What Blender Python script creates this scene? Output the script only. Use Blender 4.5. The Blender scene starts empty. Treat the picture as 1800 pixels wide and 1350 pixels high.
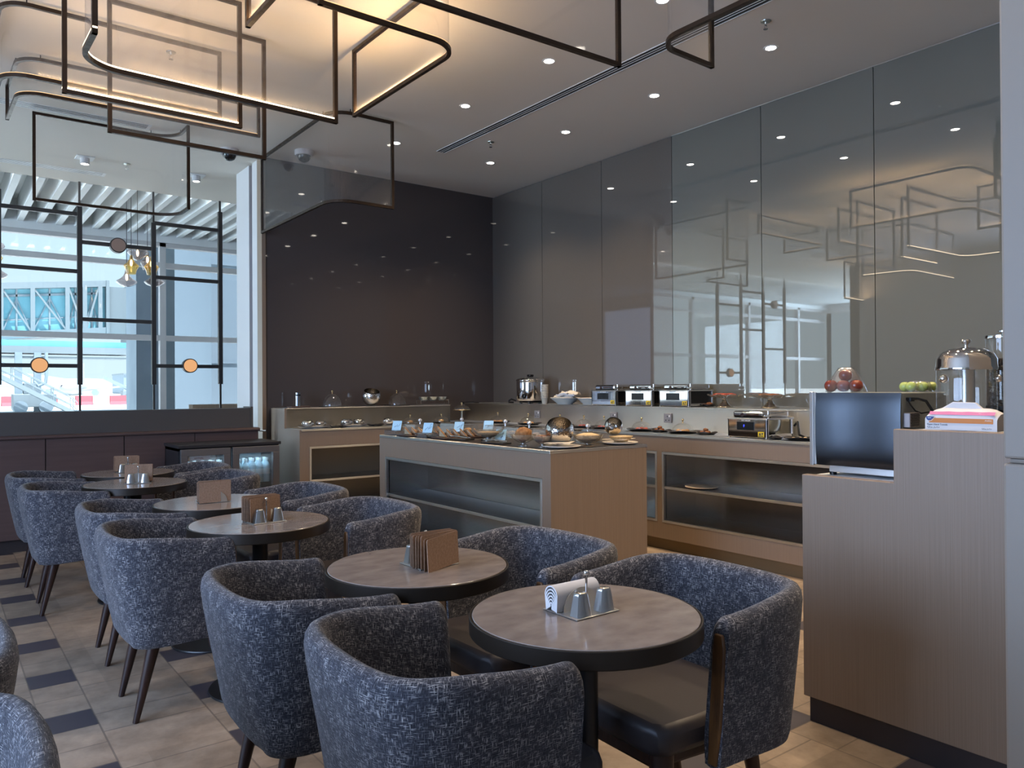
# airport lounge buffet
import bpy, bmesh, math, random
from mathutils import Vector, Matrix
random.seed(7)
PI = math.pi
S = bpy.context.scene
COL = S.collection

# ------------------------------------------------------------------ helpers
def put(o, parent=None):
    COL.objects.link(o)
    if parent is not None:
        o.parent = parent
    return o

def thing(name, label, cat, loc=(0, 0, 0), rz=0.0, group=None):
    o = put(bpy.data.objects.new(name, None))
    o.empty_display_size = 0.05
    o.location = loc
    o.rotation_euler = (0, 0, rz)
    o['label'] = label
    o['category'] = cat
    if group:
        o['group'] = group
    return o

def finish(name, bm, mat, smooth, bev, seg=2):
    bmesh.ops.recalc_face_normals(bm, faces=bm.faces[:])
    me = bpy.data.meshes.new(name)
    bm.to_mesh(me)
    bm.free()
    mats = mat if isinstance(mat, (list, tuple)) else [mat]
    for m in mats:
        me.materials.append(m)
    if smooth:
        for p in me.polygons:
            p.use_smooth = True
        try:
            me.set_sharp_from_angle(angle=math.radians(smooth if smooth is not True else 40))
        except Exception:
            pass
    if any(m.name.startswith('brushed_steel_sheet') for m in mats):
        uv = me.uv_layers.new(name='UVMap')
        for p in me.polygons:
            for li in p.loop_indices:
                c = me.vertices[me.loops[li].vertex_index].co
                uv.data[li].uv = (c.z, c.x + c.y) if abs(p.normal.z) < 0.7 else (c.x, c.y)
    o = bpy.data.objects.new(name, me)
    if bev:
        b = o.modifiers.new('bevel', 'BEVEL')
        b.width = bev
        b.segments = seg
        b.limit_method = 'ANGLE'
        b.angle_limit = math.radians(35)
    return o

def part(name, bm, mat, parent, smooth=None, bev=0, label=None):
    o = put(finish(name, bm, mat, smooth, bev), parent)
    if label:
        o['label'] = label
    return o

def solo(name, bm, mat, label, cat, loc=(0, 0, 0), rz=0.0, group=None, smooth=None, bev=0):
    o = put(finish(name, bm, mat, smooth, bev))
    o.location = loc
    o.rotation_euler = (0, 0, rz)
    o['label'] = label
    o['category'] = cat
    if group:
        o['group'] = group
    return o

def struct(name, bm, mat, parent=None, smooth=None, bev=0):
    o = put(finish(name, bm, mat, smooth, bev), parent)
    if parent is None:
        o['kind'] = 'structure'
    return o

def dup(root, loc, rz=None, label=None, group=None):
    r = root.copy()
    COL.objects.link(r)
    r.location = loc
    if rz is not None:
        r.rotation_euler = (r.rotation_euler[0], r.rotation_euler[1], rz)
    if label:
        r['label'] = label
    if group:
        r['group'] = group
    for ch in list(root.children):
        c = ch.copy()
        COL.objects.link(c)
        c.parent = r
        for g in list(ch.children):
            d = g.copy()
            COL.objects.link(d)
            d.parent = c
    return r

def BM():
    return bmesh.new()

def box(bm, x0, x1, y0, y1, z0, z1):
    v = [bm.verts.new((x, y, z)) for z in (z0, z1) for x, y in ((x0, y0), (x1, y0), (x1, y1), (x0, y1))]
    for f in ((3, 2, 1, 0), (4, 5, 6, 7), (0, 1, 5, 4), (1, 2, 6, 5), (2, 3, 7, 6), (3, 0, 4, 7)):
        bm.faces.new([v[i] for i in f])
    return v

def obox(bm, c, ax, ay, az, hx, hy, hz):
    """box about centre c with unit axes"""
    c, ax, ay, az = Vector(c), Vector(ax), Vector(ay), Vector(az)
    v = [bm.verts.new(c + ax * sx * hx + ay * sy * hy + az * sz * hz) for sz in (-1, 1) for sx, sy in ((-1, -1), (1, -1), (1, 1), (-1, 1))]
    for f in ((3, 2, 1, 0), (4, 5, 6, 7), (0, 1, 5, 4), (1, 2, 6, 5), (2, 3, 7, 6), (3, 0, 4, 7)):
        bm.faces.new([v[i] for i in f])

def bar(bm, p0, p1, w, h=None):
    p0, p1 = Vector(p0), Vector(p1)
    h = h or w
    d = p1 - p0
    L = d.length
    d.normalize()
    up = Vector((0, 0, 1)) if abs(d.z) < 0.95 else Vector((0, 1, 0))
    s = d.cross(up).normalized()
    u = s.cross(d).normalized()
    obox(bm, (p0 + p1) / 2, d, s, u, L / 2, w / 2, h / 2)

def quad(bm, *pts):
    return bm.faces.new([bm.verts.new(p) for p in pts])

def lathe(bm, prof, seg=28, cx=0, cy=0, cz=0, cap=True):
    rings = []
    for r, z in prof:
        if r < 1e-6:
            rings.append([bm.verts.new((cx, cy, cz + z))])
        else:
            rings.append([bm.verts.new((cx + r * math.cos(2 * PI * i / seg), cy + r * math.sin(2 * PI * i / seg), cz + z)) for i in range(seg)])
    for a, b in zip(rings, rings[1:]):
        for i in range(seg):
            j = (i + 1) % seg
            if len(a) == 1 and len(b) == 1:
                continue
            if len(a) == 1:
                bm.faces.new((a[0], b[i], b[j]))
            elif len(b) == 1:
                bm.faces.new((a[i], a[j], b[0]))
            else:
                bm.faces.new((a[i], a[j], b[j], b[i]))
    if cap:
        for r in (rings[0], rings[-1]):
            if len(r) > 2:
                bm.faces.new(r)

def cyl(bm, x, y, z0, z1, r, seg=24, r2=None):
    lathe(bm, [(r, z0), (r if r2 is None else r2, z1)], seg, x, y)

def hcyl(bm, p0, p1, r, seg=16, r2=None):
    tube(bm, [p0, p1], r, seg, r_end=r2)

def tube(bm, pts, r, seg=8, closed=False, r_end=None):
    pts = [Vector(p) for p in pts]
    n = len(pts)
    rings = []
    prev = None
    for i, p in enumerate(pts):
        if closed:
            d = (pts[(i + 1) % n] - pts[i - 1])
        elif i == 0:
            d = pts[1] - p
        elif i == n - 1:
            d = p - pts[i - 1]
        else:
            d = (pts[i + 1] - pts[i - 1])
        d.normalize()
        if prev is None:
            a = Vector((0, 0, 1)) if abs(d.z) < 0.9 else Vector((1, 0, 0))
            prev = (a - d * a.dot(d)).normalized()
        else:
            prev = (prev - d * prev.dot(d)).normalized()
        b = d.cross(prev)
        rr = r if r_end is None else r + (r_end - r) * i / (n - 1)
        rings.append([bm.verts.new(p + (prev * math.cos(2 * PI * k / seg) + b * math.sin(2 * PI * k / seg)) * rr) for k in range(seg)])
    m = n if closed else n - 1
    for i in range(m):
        a, b = rings[i], rings[(i + 1) % n]
        for k in range(seg):
            l = (k + 1) % seg
            bm.faces.new((a[k], a[l], b[l], b[k]))
    if not closed:
        bm.faces.new(rings[0])
        bm.faces.new(rings[-1])

def sphere(bm, c, r, seg=16, sz=1.0):
    n = seg // 2
    lathe(bm, [(max(0, r * math.sin(PI * i / n)) if 0 < i < n else 0, -r * sz * math.cos(PI * i / n)) for i in range(n + 1)], seg, c[0], c[1], c[2], cap=False)

def prism(bm, outline, axis, a0, a1):
    """outline of 2-D points extruded along axis 'x'/'y'/'z' from a0 to a1"""
    def P(p, a):
        return {'x': (a, p[0], p[1]), 'y': (p[0], a, p[1]), 'z': (p[0], p[1], a)}[axis]
    A = [bm.verts.new(P(p, a0)) for p in outline]
    B = [bm.verts.new(P(p, a1)) for p in outline]
    n = len(outline)
    bm.faces.new(A)
    bm.faces.new(B)
    for i in range(n):
        j = (i + 1) % n
        bm.faces.new((A[i], A[j], B[j], B[i]))

def fillet(pts, radii, n=9):
    """round the inner corners of a plan polyline"""
    pts = [Vector((p[0], p[1])) for p in pts]
    out = [pts[0]]
    for i in range(1, len(pts) - 1):
        r = radii[i - 1]
        a = (pts[i - 1] - pts[i]).normalized()
        b = (pts[i + 1] - pts[i]).normalized()
        ang = a.angle(b)
        t = r / math.tan(ang / 2)
        p0, p1 = pts[i] + a * t, pts[i] + b * t
        c = pts[i] + (a + b).normalized() * (r / math.sin(ang / 2))
        a0 = math.atan2(p0.y - c.y, p0.x - c.x)
        a1 = math.atan2(p1.y - c.y, p1.x - c.x)
        da = (a1 - a0 + PI) % (2 * PI) - PI
        for k in range(n + 1):
            t_ = a0 + da * k / n
            out.append(Vector((c.x + r * math.cos(t_), c.y + r * math.sin(t_))))
    out.append(pts[-1])
    return out

def normals2(pts):
    ns = []
    for i in range(len(pts)):
        a = pts[max(0, i - 1)]
        b = pts[min(len(pts) - 1, i + 1)]
        d = (b - a).normalized()
        ns.append(Vector((-d.y, d.x)))
    return ns

def sweep(bm, pts, w, z0, z1):
    ns = normals2(pts)
    rings = []
    for p, n in zip(pts, ns):
        rings.append([bm.verts.new((p.x + n.x * s * w / 2, p.y + n.y * s * w / 2, z)) for s, z in ((-1, z0), (1, z0), (1, z1), (-1, z1))])
    for a, b in zip(rings, rings[1:]):
        for k in range(4):
            l = (k + 1) % 4
            bm.faces.new((a[k], a[l], b[l], b[k]))
    bm.faces.new(rings[0])
    bm.faces.new(rings[-1])

def text_bm(s, size, depth=0.0006, align='LEFT'):
    cu = bpy.data.curves.new('lettering', 'FONT')
    cu.body = s
    cu.size = size
    cu.extrude = depth
    cu.align_x = align
    o = bpy.data.objects.new('lettering', cu)
    COL.objects.link(o)
    dg = bpy.context.evaluated_depsgraph_get()
    me = bpy.data.meshes.new_from_object(o.evaluated_get(dg))
    COL.objects.unlink(o)
    bpy.data.objects.remove(o)
    bm = BM()
    bm.from_mesh(me)
    bpy.data.meshes.remove(me)
    return bm

def face_minus_x(bm, x, y, z):
    """lettering drawn in the XY plane -> standing on a face looking to -X, reading towards -Y"""
    M = Matrix(((0, 0, -1, x), (-1, 0, 0, y), (0, 1, 0, z), (0, 0, 0, 1)))
    bm.transform(M)
    return bm

def face_minus_y(bm, x, y, z):
    M = Matrix(((1, 0, 0, x), (0, 0, -1, y), (0, 1, 0, z), (0, 0, 0, 1)))
    bm.transform(M)
    return bm

# ------------------------------------------------------------------ materials
def new_mat(name):
    m = bpy.data.materials.new(name)
    m.use_nodes = True
    nt = m.node_tree
    nt.nodes.clear()
    out = nt.nodes.new('ShaderNodeOutputMaterial')
    return m, nt, out

def node(nt, t, **kw):
    n = nt.nodes.new('ShaderNode' + t)
    for k, v in kw.items():
        if k in n.inputs.keys():
            n.inputs[k].default_value = v
        else:
            setattr(n, k, v)
    return n

def L(nt, a, ao, b, bi):
    nt.links.new(a.outputs[ao], b.inputs[bi])

def c4(c):
    return (c[0], c[1], c[2], 1.0)

def pbr(name, col, rough=0.5, metal=0.0, ior=1.45, col2=None, scale=(8, 8, 8), detail=3.0, lo=0.35, hi=0.65, bump=0.0, rough2=None, emit=None, estr=0.0, coat=0.0, coord='Object', bdist=0.002, sheen=0.0, aniso=0.0):
    m, nt, out = new_mat(name)
    b = node(nt, 'BsdfPrincipled')
    b.inputs['Base Color'].default_value = c4(col)
    b.inputs['Roughness'].default_value = rough
    b.inputs['Metallic'].default_value = metal
    b.inputs['IOR'].default_value = ior
    b.inputs['Coat Weight'].default_value = coat
    b.inputs['Sheen Weight'].default_value = sheen
    if aniso:
        b.inputs['Anisotropic'].default_value = aniso
        tg = node(nt, 'Tangent')
        tg.direction_type = 'UV_MAP'
        tg.uv_map = 'UVMap'
        L(nt, tg, 'Tangent', b, 'Tangent')
    if emit:
        b.inputs['Emission Color'].default_value = c4(emit)
        b.inputs['Emission Strength'].default_value = estr
    L(nt, b, 'BSDF', out, 'Surface')
    if col2 is not None or bump or rough2 is not None:
        tc = node(nt, 'TexCoord')
        mp = node(nt, 'Mapping')
        mp.inputs['Scale'].default_value = scale
        nz = node(nt, 'TexNoise')
        nz.inputs['Scale'].default_value = 1.0
        nz.inputs['Detail'].default_value = detail
        L(nt, tc, coord, mp, 'Vector')
        L(nt, mp, 'Vector', nz, 'Vector')
        rp = node(nt, 'ValToRGB')
        rp.color_ramp.elements[0].position = lo
        rp.color_ramp.elements[1].position = hi
        rp.color_ramp.elements[0].color = c4(col)
        rp.color_ramp.elements[1].color = c4(col2 or col)
        L(nt, nz, 'Fac', rp, 'Fac')
        if col2 is not None:
            L(nt, rp, 'Color', b, 'Base Color')
        if rough2 is not None:
            mr = node(nt, 'MapRange')
            mr.inputs['To Min'].default_value = rough
            mr.inputs['To Max'].default_value = rough2
            mr.inputs['From Min'].default_value = lo
            mr.inputs['From Max'].default_value = hi
            L(nt, nz, 'Fac', mr, 'Value')
            L(nt, mr, 'Result', b, 'Roughness')
        if bump:
            bp = node(nt, 'Bump')
            bp.inputs['Strength'].default_value = bump
            bp.inputs['Distance'].default_value = bdist
            L(nt, nz, 'Fac', bp, 'Height')
            L(nt, bp, 'Normal', b, 'Normal')
    return m

def emis(name, col, s):
    m, nt, out = new_mat(name)
    e = node(nt, 'Emission')
    e.inputs['Color'].default_value = c4(col)
    e.inputs['Strength'].default_value = s
    L(nt, e, 'Emission', out, 'Surface')
    return m

def clear(name, tint=(1, 1, 1), ior=1.45, haze=0.0, hcol=(0.8, 0.8, 0.8), rough=0.02, gain=1.0):
    """thin clear sheet: see-through, mirror-like at glancing angles, a little milky if haze"""
    m, nt, out = new_mat(name)
    tr = node(nt, 'BsdfTransparent')
    tr.inputs['Color'].default_value = c4(tint)
    gl = node(nt, 'BsdfGlossy')
    gl.inputs['Roughness'].default_value = rough
    lw = node(nt, 'LayerWeight')
    lw.inputs['Blend'].default_value = 0.5
    pw = node(nt, 'Math'); pw.operation = 'POWER'; pw.inputs[1].default_value = 4.0
    L(nt, lw, 'Facing', pw, 0)
    f0 = ((ior - 1) / (ior + 1)) ** 2 * 1.8
    mu = node(nt, 'Math'); mu.operation = 'MULTIPLY_ADD'; mu.use_clamp = True
    mu.inputs[1].default_value = 0.55 * gain
    mu.inputs[2].default_value = f0 * gain
    L(nt, pw, 'Value', mu, 0)
    mx = node(nt, 'MixShader')
    L(nt, mu, 'Value', mx, 'Fac')
    if haze:
        df = node(nt, 'BsdfTranslucent')
        df.inputs['Color'].default_value = c4(hcol)
        d2 = node(nt, 'BsdfDiffuse')
        d2.inputs['Color'].default_value = c4(hcol)
        dm = node(nt, 'MixShader')
        dm.inputs['Fac'].default_value = 0.5
        nt.links.new(df.outputs[0], dm.inputs[1])
        nt.links.new(d2.outputs[0], dm.inputs[2])
        hm = node(nt, 'MixShader')
        hm.inputs['Fac'].default_value = haze
        nt.links.new(tr.outputs[0], hm.inputs[1])
        nt.links.new(dm.outputs[0], hm.inputs[2])
        nt.links.new(hm.outputs[0], mx.inputs[1])
    else:
        nt.links.new(tr.outputs[0], mx.inputs[1])
    nt.links.new(gl.outputs[0], mx.inputs[2])
    L(nt, mx, 'Shader', out, 'Surface')
    return m

def fabric_mat():
    m, nt, out = new_mat('woven_fabric')
    uv = node(nt, 'UVMap')
    def streak(sx, sy, seed, lo, hi):
        mp = node(nt, 'Mapping')
        mp.inputs['Scale'].default_value = (sx, sy, 1)
        mp.inputs['Location'].default_value = (seed, seed * 1.7, 0)
        L(nt, uv, 'UV', mp, 'Vector')
        nz = node(nt, 'TexNoise')
        nz.inputs['Scale'].default_value = 1.0
        nz.inputs['Detail'].default_value = 2.0
        nz.inputs['Roughness'].default_value = 0.6
        L(nt, mp, 'Vector', nz, 'Vector')
        r = node(nt, 'MapRange')
        r.inputs['From Min'].default_value = lo
        r.inputs['From Max'].default_value = hi
        L(nt, nz, 'Fac', r, 'Value')
        return r
    a = streak(52, 430, 3.1, 0.46, 0.70)
    b = streak(430, 56, 8.4, 0.47, 0.70)
    c = streak(22, 22, 5.0, 0.22, 0.78)
    mx = node(nt, 'Math')
    mx.operation = 'MAXIMUM'
    L(nt, a, 'Result', mx, 0)
    L(nt, b, 'Result', mx, 1)
    mu = node(nt, 'Math')
    mu.operation = 'MULTIPLY_ADD'
    L(nt, c, 'Result', mu, 0)
    mu.inputs[1].default_value = 0.75
    mu.inputs[2].default_value = 0.40
    m2 = node(nt, 'Math')
    m2.operation = 'MULTIPLY'
    m2.use_clamp = True
    L(nt, mx, 'Value', m2, 0)
    L(nt, mu, 'Value', m2, 1)
    rp = node(nt, 'ValToRGB')
    e = rp.color_ramp.elements
    e[0].position = 0.0
    e[0].color = c4(FAB[0])
    e[1].position = 0.9
    e[1].color = c4(FAB[2])
    k = e.new(0.35)
    k.color = c4(FAB[1])
    L(nt, m2, 'Value', rp, 'Fac')
    bs = node(nt, 'BsdfPrincipled')
    bs.inputs['Roughness'].default_value = 0.9
    bs.inputs['Sheen Weight'].default_value = 0.15
    L(nt, rp, 'Color', bs, 'Base Color')
    bp = node(nt, 'Bump')
    bp.inputs['Strength'].default_value = 0.5
    bp.inputs['Distance'].default_value = 0.0015
    L(nt, m2, 'Value', bp, 'Height')
    L(nt, bp, 'Normal', bs, 'Normal')
    L(nt, bs, 'BSDF', out, 'Surface')
    return m

FAB = ((0.010, 0.011, 0.018), (0.048, 0.049, 0.066), (0.46, 0.44, 0.43))

def floor_mat():
    m, nt, out = new_mat('stone_floor')
    tc = node(nt, 'TexCoord')
    sp = node(nt, 'SeparateXYZ')
    L(nt, tc, 'Object', sp, 'Vector')
    def mth(op, a, b=None, clamp=False):
        n = node(nt, 'Math')
        n.operation = op
        n.use_clamp = clamp
        for i, v in enumerate((a, b)):
            if v is None:
                continue
            if isinstance(v, (int, float)):
                n.inputs[i].default_value = v
            else:
                nt.links.new(v, n.inputs[i])
        return n.outputs[0]
    P = 0.585
    fx = mth('FRACT', mth('DIVIDE', mth('SUBTRACT', sp.outputs['X'], 0.352 - 30 * P), P))
    yy = mth('DIVIDE', mth('SUBTRACT', sp.outputs['Y'], 3.520 - 30 * P), P)
    fy = mth('FRACT', yy)
    narrow = mth('LESS_THAN', fx, 0.325)
    dark = mth('MULTIPLY', narrow, mth('LESS_THAN', fy, 0.32))
    def line(v, at, w=0.006):
        d = mth('ABSOLUTE', mth('SUBTRACT', v, at))
        return mth('LESS_THAN', d, w)
    lx = mth('MAXIMUM', mth('MAXIMUM', line(fx, 0.0), line(fx, 0.325)), line(fx, 1.0))
    lyn = mth('MULTIPLY', narrow, mth('MAXIMUM', mth('MAXIMUM', line(fy, 0.0), line(fy, 0.325)), mth('MAXIMUM', line(fy, 0.66), line(fy, 1.0))))
    wide = mth('SUBTRACT', 1.0, narrow)
    lyw = mth('MULTIPLY', wide, mth('MAXIMUM', line(fy, 0.19), line(fy, 0.84)))
    grout = mth('MAXIMUM', lx, mth('MAXIMUM', lyn, lyw), True)
    nz = node(nt, 'TexNoise')
    nz.inputs['Scale'].default_value = 6.0
    nz.inputs['Detail'].default_value = 6.0
    nz.inputs['Roughness'].default_value = 0.65
    L(nt, tc, 'Object', nz, 'Vector')
    rp = node(nt, 'ValToRGB')
    rp.color_ramp.elements[0].position = 0.3
    rp.color_ramp.elements[1].position = 0.72
    rp.color_ramp.elements[0].color = (0.20, 0.15, 0.11, 1)
    rp.color_ramp.elements[1].color = (0.40, 0.31, 0.23, 1)
    L(nt, nz, 'Fac', rp, 'Fac')
    # each tile a slightly different tone
    cid = node(nt, 'CombineXYZ')
    nt.links.new(mth('FLOOR', mth('MULTIPLY', mth('DIVIDE', mth('SUBTRACT', sp.outputs['X'], 0.352 - 30 * P), P), 2.0)), cid.inputs[0])
    nt.links.new(mth('FLOOR', mth('MULTIPLY', yy, 1.5)), cid.inputs[1])
    wn = node(nt, 'TexWhiteNoise')
    L(nt, cid, 'Vector', wn, 'Vector')
    tone = node(nt, 'MapRange')
    tone.inputs['To Min'].default_value = 0.85
    tone.inputs['To Max'].default_value = 1.12
    L(nt, wn, 'Value', tone, 'Value')
    hs = node(nt, 'HueSaturation')
    L(nt, rp, 'Color', hs, 'Color')
    L(nt, tone, 'Result', hs, 'Value')
    m1 = node(nt, 'Mix')
    m1.data_type = 'RGBA'
    nt.links.new(dark, m1.inputs[0])
    nt.links.new(hs.outputs[0], m1.inputs[6])
    m1.inputs[7].default_value = (0.055, 0.048, 0.058, 1)
    m2 = node(nt, 'Mix')
    m2.data_type = 'RGBA'
    nt.links.new(mth('MULTIPLY', grout, 0.6), m2.inputs[0])
    nt.links.new(m1.outputs[2], m2.inputs[6])
    m2.inputs[7].default_value = (0.10, 0.08, 0.065, 1)
    b = node(nt, 'BsdfPrincipled')
    b.inputs['Roughness'].default_value = 0.42
    nt.links.new(m2.outputs[2], b.inputs['Base Color'])
    bp = node(nt, 'Bump')
    bp.inputs['Strength'].default_value = 0.25
    bp.inputs['Distance'].default_value = 0.002
    nt.links.new(mth('SUBTRACT', nz.outputs['Fac'], mth('MULTIPLY', grout, 1.0)), bp.inputs['Height'])
    L(nt, bp, 'Normal', b, 'Normal')
    L(nt, b, 'BSDF', out, 'Surface')
    return m

M = {}
M['fabric'] = fabric_mat()
M['floor'] = floor_mat()
M['ceiling'] = pbr('ceiling_paint', (0.73, 0.69, 0.625), 0.9)
M['white'] = pbr('white_paint', (0.78, 0.80, 0.80), 0.6)
M['plaster'] = pbr('grey_wall_paint', (0.55, 0.54, 0.54), 0.7)
M['pillar'] = pbr('grey_pillar_cladding', (0.285, 0.245, 0.205), 0.5)
M['glasswall'] = pbr('grey_back_painted_glass', (0.150, 0.152, 0.132), 0.012, 0, 2.5)
M['taupe'] = pbr('taupe_gloss_panel', (0.12, 0.104, 0.09), 0.025, 0, 2.2, (0.135, 0.118, 0.102), (3, 300, 300), 2)
M['darkwall'] = pbr('dark_gloss_panel', (0.068, 0.057, 0.055), 0.03, 0, 1.5, (0.078, 0.066, 0.064), (300, 3, 300), 2)
M['oak'] = pbr('taupe_wood_laminate', (0.218, 0.158, 0.112), 0.45, 0, 1.45, (0.258, 0.191, 0.140), (300, 300, 2.2), 4, 0.3, 0.7, bump=0.15, bdist=0.001)
M['oak_end'] = pbr('tan_wood_laminate', (0.205, 0.148, 0.098), 0.45, 0, 1.45, (0.27, 0.205, 0.145), (150, 150, 1.6), 4, 0.3, 0.7, bump=0.15, bdist=0.001)
M['plum'] = pbr('plum_brown_panel', (0.085, 0.052, 0.047), 0.5, 0, 1.45, (0.10, 0.062, 0.055), (2, 2, 30), 3)
M['plum_dark'] = pbr('dark_plinth', (0.035, 0.026, 0.026), 0.5)
M['kick'] = pbr('bronze_kick_plate', (0.20, 0.145, 0.08), 0.4, 0.3)
M['steel'] = pbr('brushed_steel_sheet_edge', (0.64, 0.64, 0.64), 0.36, 1.0, 1.45, rough2=0.44, scale=(3, 3, 260), aniso=0.9)
M['steel_in'] = pbr('brushed_steel_sheet_inner', (0.50, 0.50, 0.49), 0.21, 1.0, 1.45, rough2=0.26, scale=(2, 2, 300), aniso=0.75)
M['steel_shaded'] = pbr('brushed_steel_sheet_shaded', (0.26, 0.25, 0.235), 0.30, 1.0, 1.45, rough2=0.38, scale=(2, 2, 300), aniso=0.8)  # far counter's steel: same sheet, its dimmer reflection put into the colour
M['steel_h'] = pbr('brushed_steel_sheet', (0.66, 0.66, 0.65), 0.36, 1.0, 1.45, rough2=0.42, scale=(2, 2, 400), detail=1, aniso=0.9)
M['satin'] = pbr('satin_steel', (0.46, 0.46, 0.45), 0.28, 1.0)
M['toasterfront'] = pbr('bluish_steel_sheet', (0.105, 0.115, 0.13), 0.22, 1.0)
M['chrome'] = pbr('polished_steel', (0.72, 0.70, 0.68), 0.06, 1.0)
M['hammered'] = pbr('hammered_steel', (0.60, 0.57, 0.53), 0.10, 1.0, bump=0.6, scale=(70, 70, 70), detail=1, bdist=0.006)
M['brass'] = pbr('warm_brass', (0.66, 0.50, 0.26), 0.18, 1.0)
M['bronze'] = pbr('bronze_frame', (0.042, 0.027, 0.018), 0.32, 0.65, rough2=0.5, scale=(30, 30, 30))
M['apron'] = pbr('dark_bronze_edge', (0.024, 0.017, 0.012), 0.38, 0.3)
M['black'] = pbr('black_metal', (0.012, 0.012, 0.013), 0.35)
M['blackp'] = pbr('black_plastic', (0.008, 0.008, 0.009), 0.25)
M['screen_metal'] = pbr('dark_grey_metal', (0.055, 0.05, 0.048), 0.5, 0.2)
M['stone'] = pbr('grey_brown_stone', (0.165, 0.132, 0.115), 0.10, 0, 1.6, (0.315, 0.268, 0.24), (13, 21, 13), 12, 0.12, 0.92, rough2=0.20)
M['darkwood'] = pbr('dark_walnut', (0.022, 0.010, 0.008), 0.35, 0, 1.45, (0.04, 0.018, 0.013), (60, 60, 6), 3)
M['honeywood'] = pbr('worn_honey_wood', (0.055, 0.022, 0.008), 0.35, 0, 1.45, (0.15, 0.065, 0.02), (30, 30, 9), 4)
M['leather'] = pbr('dark_grey_leather', (0.040, 0.034, 0.036), 0.42, 0, 1.45, bump=0.2, scale=(120, 120, 120), bdist=0.001)
M['film'] = clear('clear_film', (0.975, 0.965, 0.955), 1.4, 0.07, (0.9, 0.86, 0.82), 0.05)
M['glass'] = clear('thin_clear_glass', (0.97, 0.97, 0.96), 1.5, 0.03)
M['acrylic'] = clear('clear_acrylic', (0.91, 0.92, 0.92), 1.5, 0.10, gain=2.0)
M['pane'] = clear('window_glass', (0.985, 0.99, 0.995), 1.25, 0.0)
M['smoke'] = clear('smoked_lamp_glass', (0.72, 0.66, 0.66), 1.5, 0.08, (0.6, 0.5, 0.45), gain=1.6)
M['amber'] = clear('amber_lamp_glass', (0.95, 0.76, 0.38), 1.5, 0.10, (0.9, 0.6, 0.2), gain=1.6)
M['ribbed'] = clear('ribbed_glass', (0.86, 0.82, 0.75), 1.5, 0.14, gain=1.8)
M['led_dim'] = emis('dim_amber_led', (1.0, 0.62, 0.30), 0.9)
M['led'] = emis('warm_led', (1.0, 0.80, 0.55), 3.2)
M['lens'] = emis('downlight_lens', (1.0, 0.90, 0.78), 14.0)
M['bulb'] = emis('filament_bulb', (1.0, 0.82, 0.50), 6.0)
M['disc'] = emis('warm_disc_glow', (1.0, 0.52, 0.24), 0.46)
M['discoff'] = pbr('frosted_disc', (0.42, 0.28, 0.22), 0.4)
M['paper'] = pbr('white_paper', (0.64, 0.63, 0.64), 0.85)
M['kraft2'] = pbr('darker_kraft_paper', (0.19, 0.11, 0.068), 0.9, 0, 1.45, (0.24, 0.145, 0.09), (120, 120, 120), 2)
M['kraft'] = pbr('brown_kraft_paper', (0.27, 0.165, 0.105), 0.9, 0, 1.45, (0.33, 0.21, 0.14), (120, 120, 120), 2)
M['card'] = pbr('pale_blue_card', (0.42, 0.68, 0.86), 0.6)
M['china'] = pbr('white_china', (0.70, 0.65, 0.58), 0.22)
M['cup'] = pbr('cream_paper_cup', (0.52, 0.47, 0.39), 0.7)
M['tray'] = pbr('black_slate_tray', (0.018, 0.015, 0.014), 0.3)
M['bread'] = pbr('toast_brown', (0.19, 0.075, 0.022), 0.8, 0, 1.45, (0.32, 0.16, 0.06), (60, 60, 60), 3)
M['crumb'] = pbr('pale_bread', (0.52, 0.38, 0.22), 0.85, 0, 1.45, (0.62, 0.50, 0.33), (80, 80, 80), 3)
M['pastry'] = pbr('golden_pastry', (0.38, 0.17, 0.05), 0.5, 0, 1.45, (0.55, 0.32, 0.12), (60, 60, 60), 3)
M['redfood'] = pbr('red_sweet', (0.28, 0.03, 0.02), 0.35, 0, 1.45, (0.42, 0.08, 0.04), (90, 90, 90), 2)
M['oats'] = pbr('beige_oats', (0.42, 0.29, 0.14), 0.9, 0, 1.45, (0.60, 0.46, 0.28), (150, 150, 150), 3)
M['choc'] = pbr('brown_cereal', (0.14, 0.045, 0.015), 0.7, 0, 1.45, (0.24, 0.09, 0.03), (120, 120, 120), 3)
M['beans'] = pbr('dark_coffee_beans', (0.006, 0.005, 0.005), 0.6, 0, 1.45, (0.035, 0.028, 0.024), (110, 110, 110), 1, 0.45, 0.6, bump=1.0, bdist=0.01)
M['apple'] = pbr('red_plum_skin', (0.13, 0.010, 0.009), 0.16, 0, 1.5, (0.26, 0.06, 0.025), (25, 25, 25), 3)
M['grape'] = pbr('green_grape_skin', (0.36, 0.42, 0.10), 0.18, 0, 1.45, (0.45, 0.50, 0.16), (20, 20, 20), 2)
M['wrap'] = clear('cling_film', (0.95, 0.95, 0.95), 1.45, 0.06, rough=0.12, gain=2.0)
M['doily'] = pbr('cream_doily', (0.66, 0.58, 0.47), 0.9)
M['yellow'] = pbr('yellow_sticker', (0.70, 0.48, 0.02), 0.5)
M['orange'] = pbr('orange_print', (0.60, 0.20, 0.03), 0.5)
M['blue'] = pbr('dark_blue_print', (0.02, 0.06, 0.22), 0.5)
M['pink'] = pbr('magenta_print', (0.50, 0.12, 0.30), 0.5)
M['ink'] = pbr('dark_ink', (0.03, 0.03, 0.05), 0.6)
M['inkblue'] = pbr('blue_ink', (0.10, 0.18, 0.32), 0.6)
M['whiteprint'] = pbr('white_print', (0.85, 0.85, 0.85), 0.5)
M['bluelcd'] = emis('blue_digit', (0.05, 0.08, 1.0), 1.6)
M['socket'] = pbr('grey_socket_plate', (0.22, 0.21, 0.22), 0.4)
M['fridge'] = pbr('black_grey_fridge', (0.035, 0.033, 0.036), 0.4, 0.3)
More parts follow.
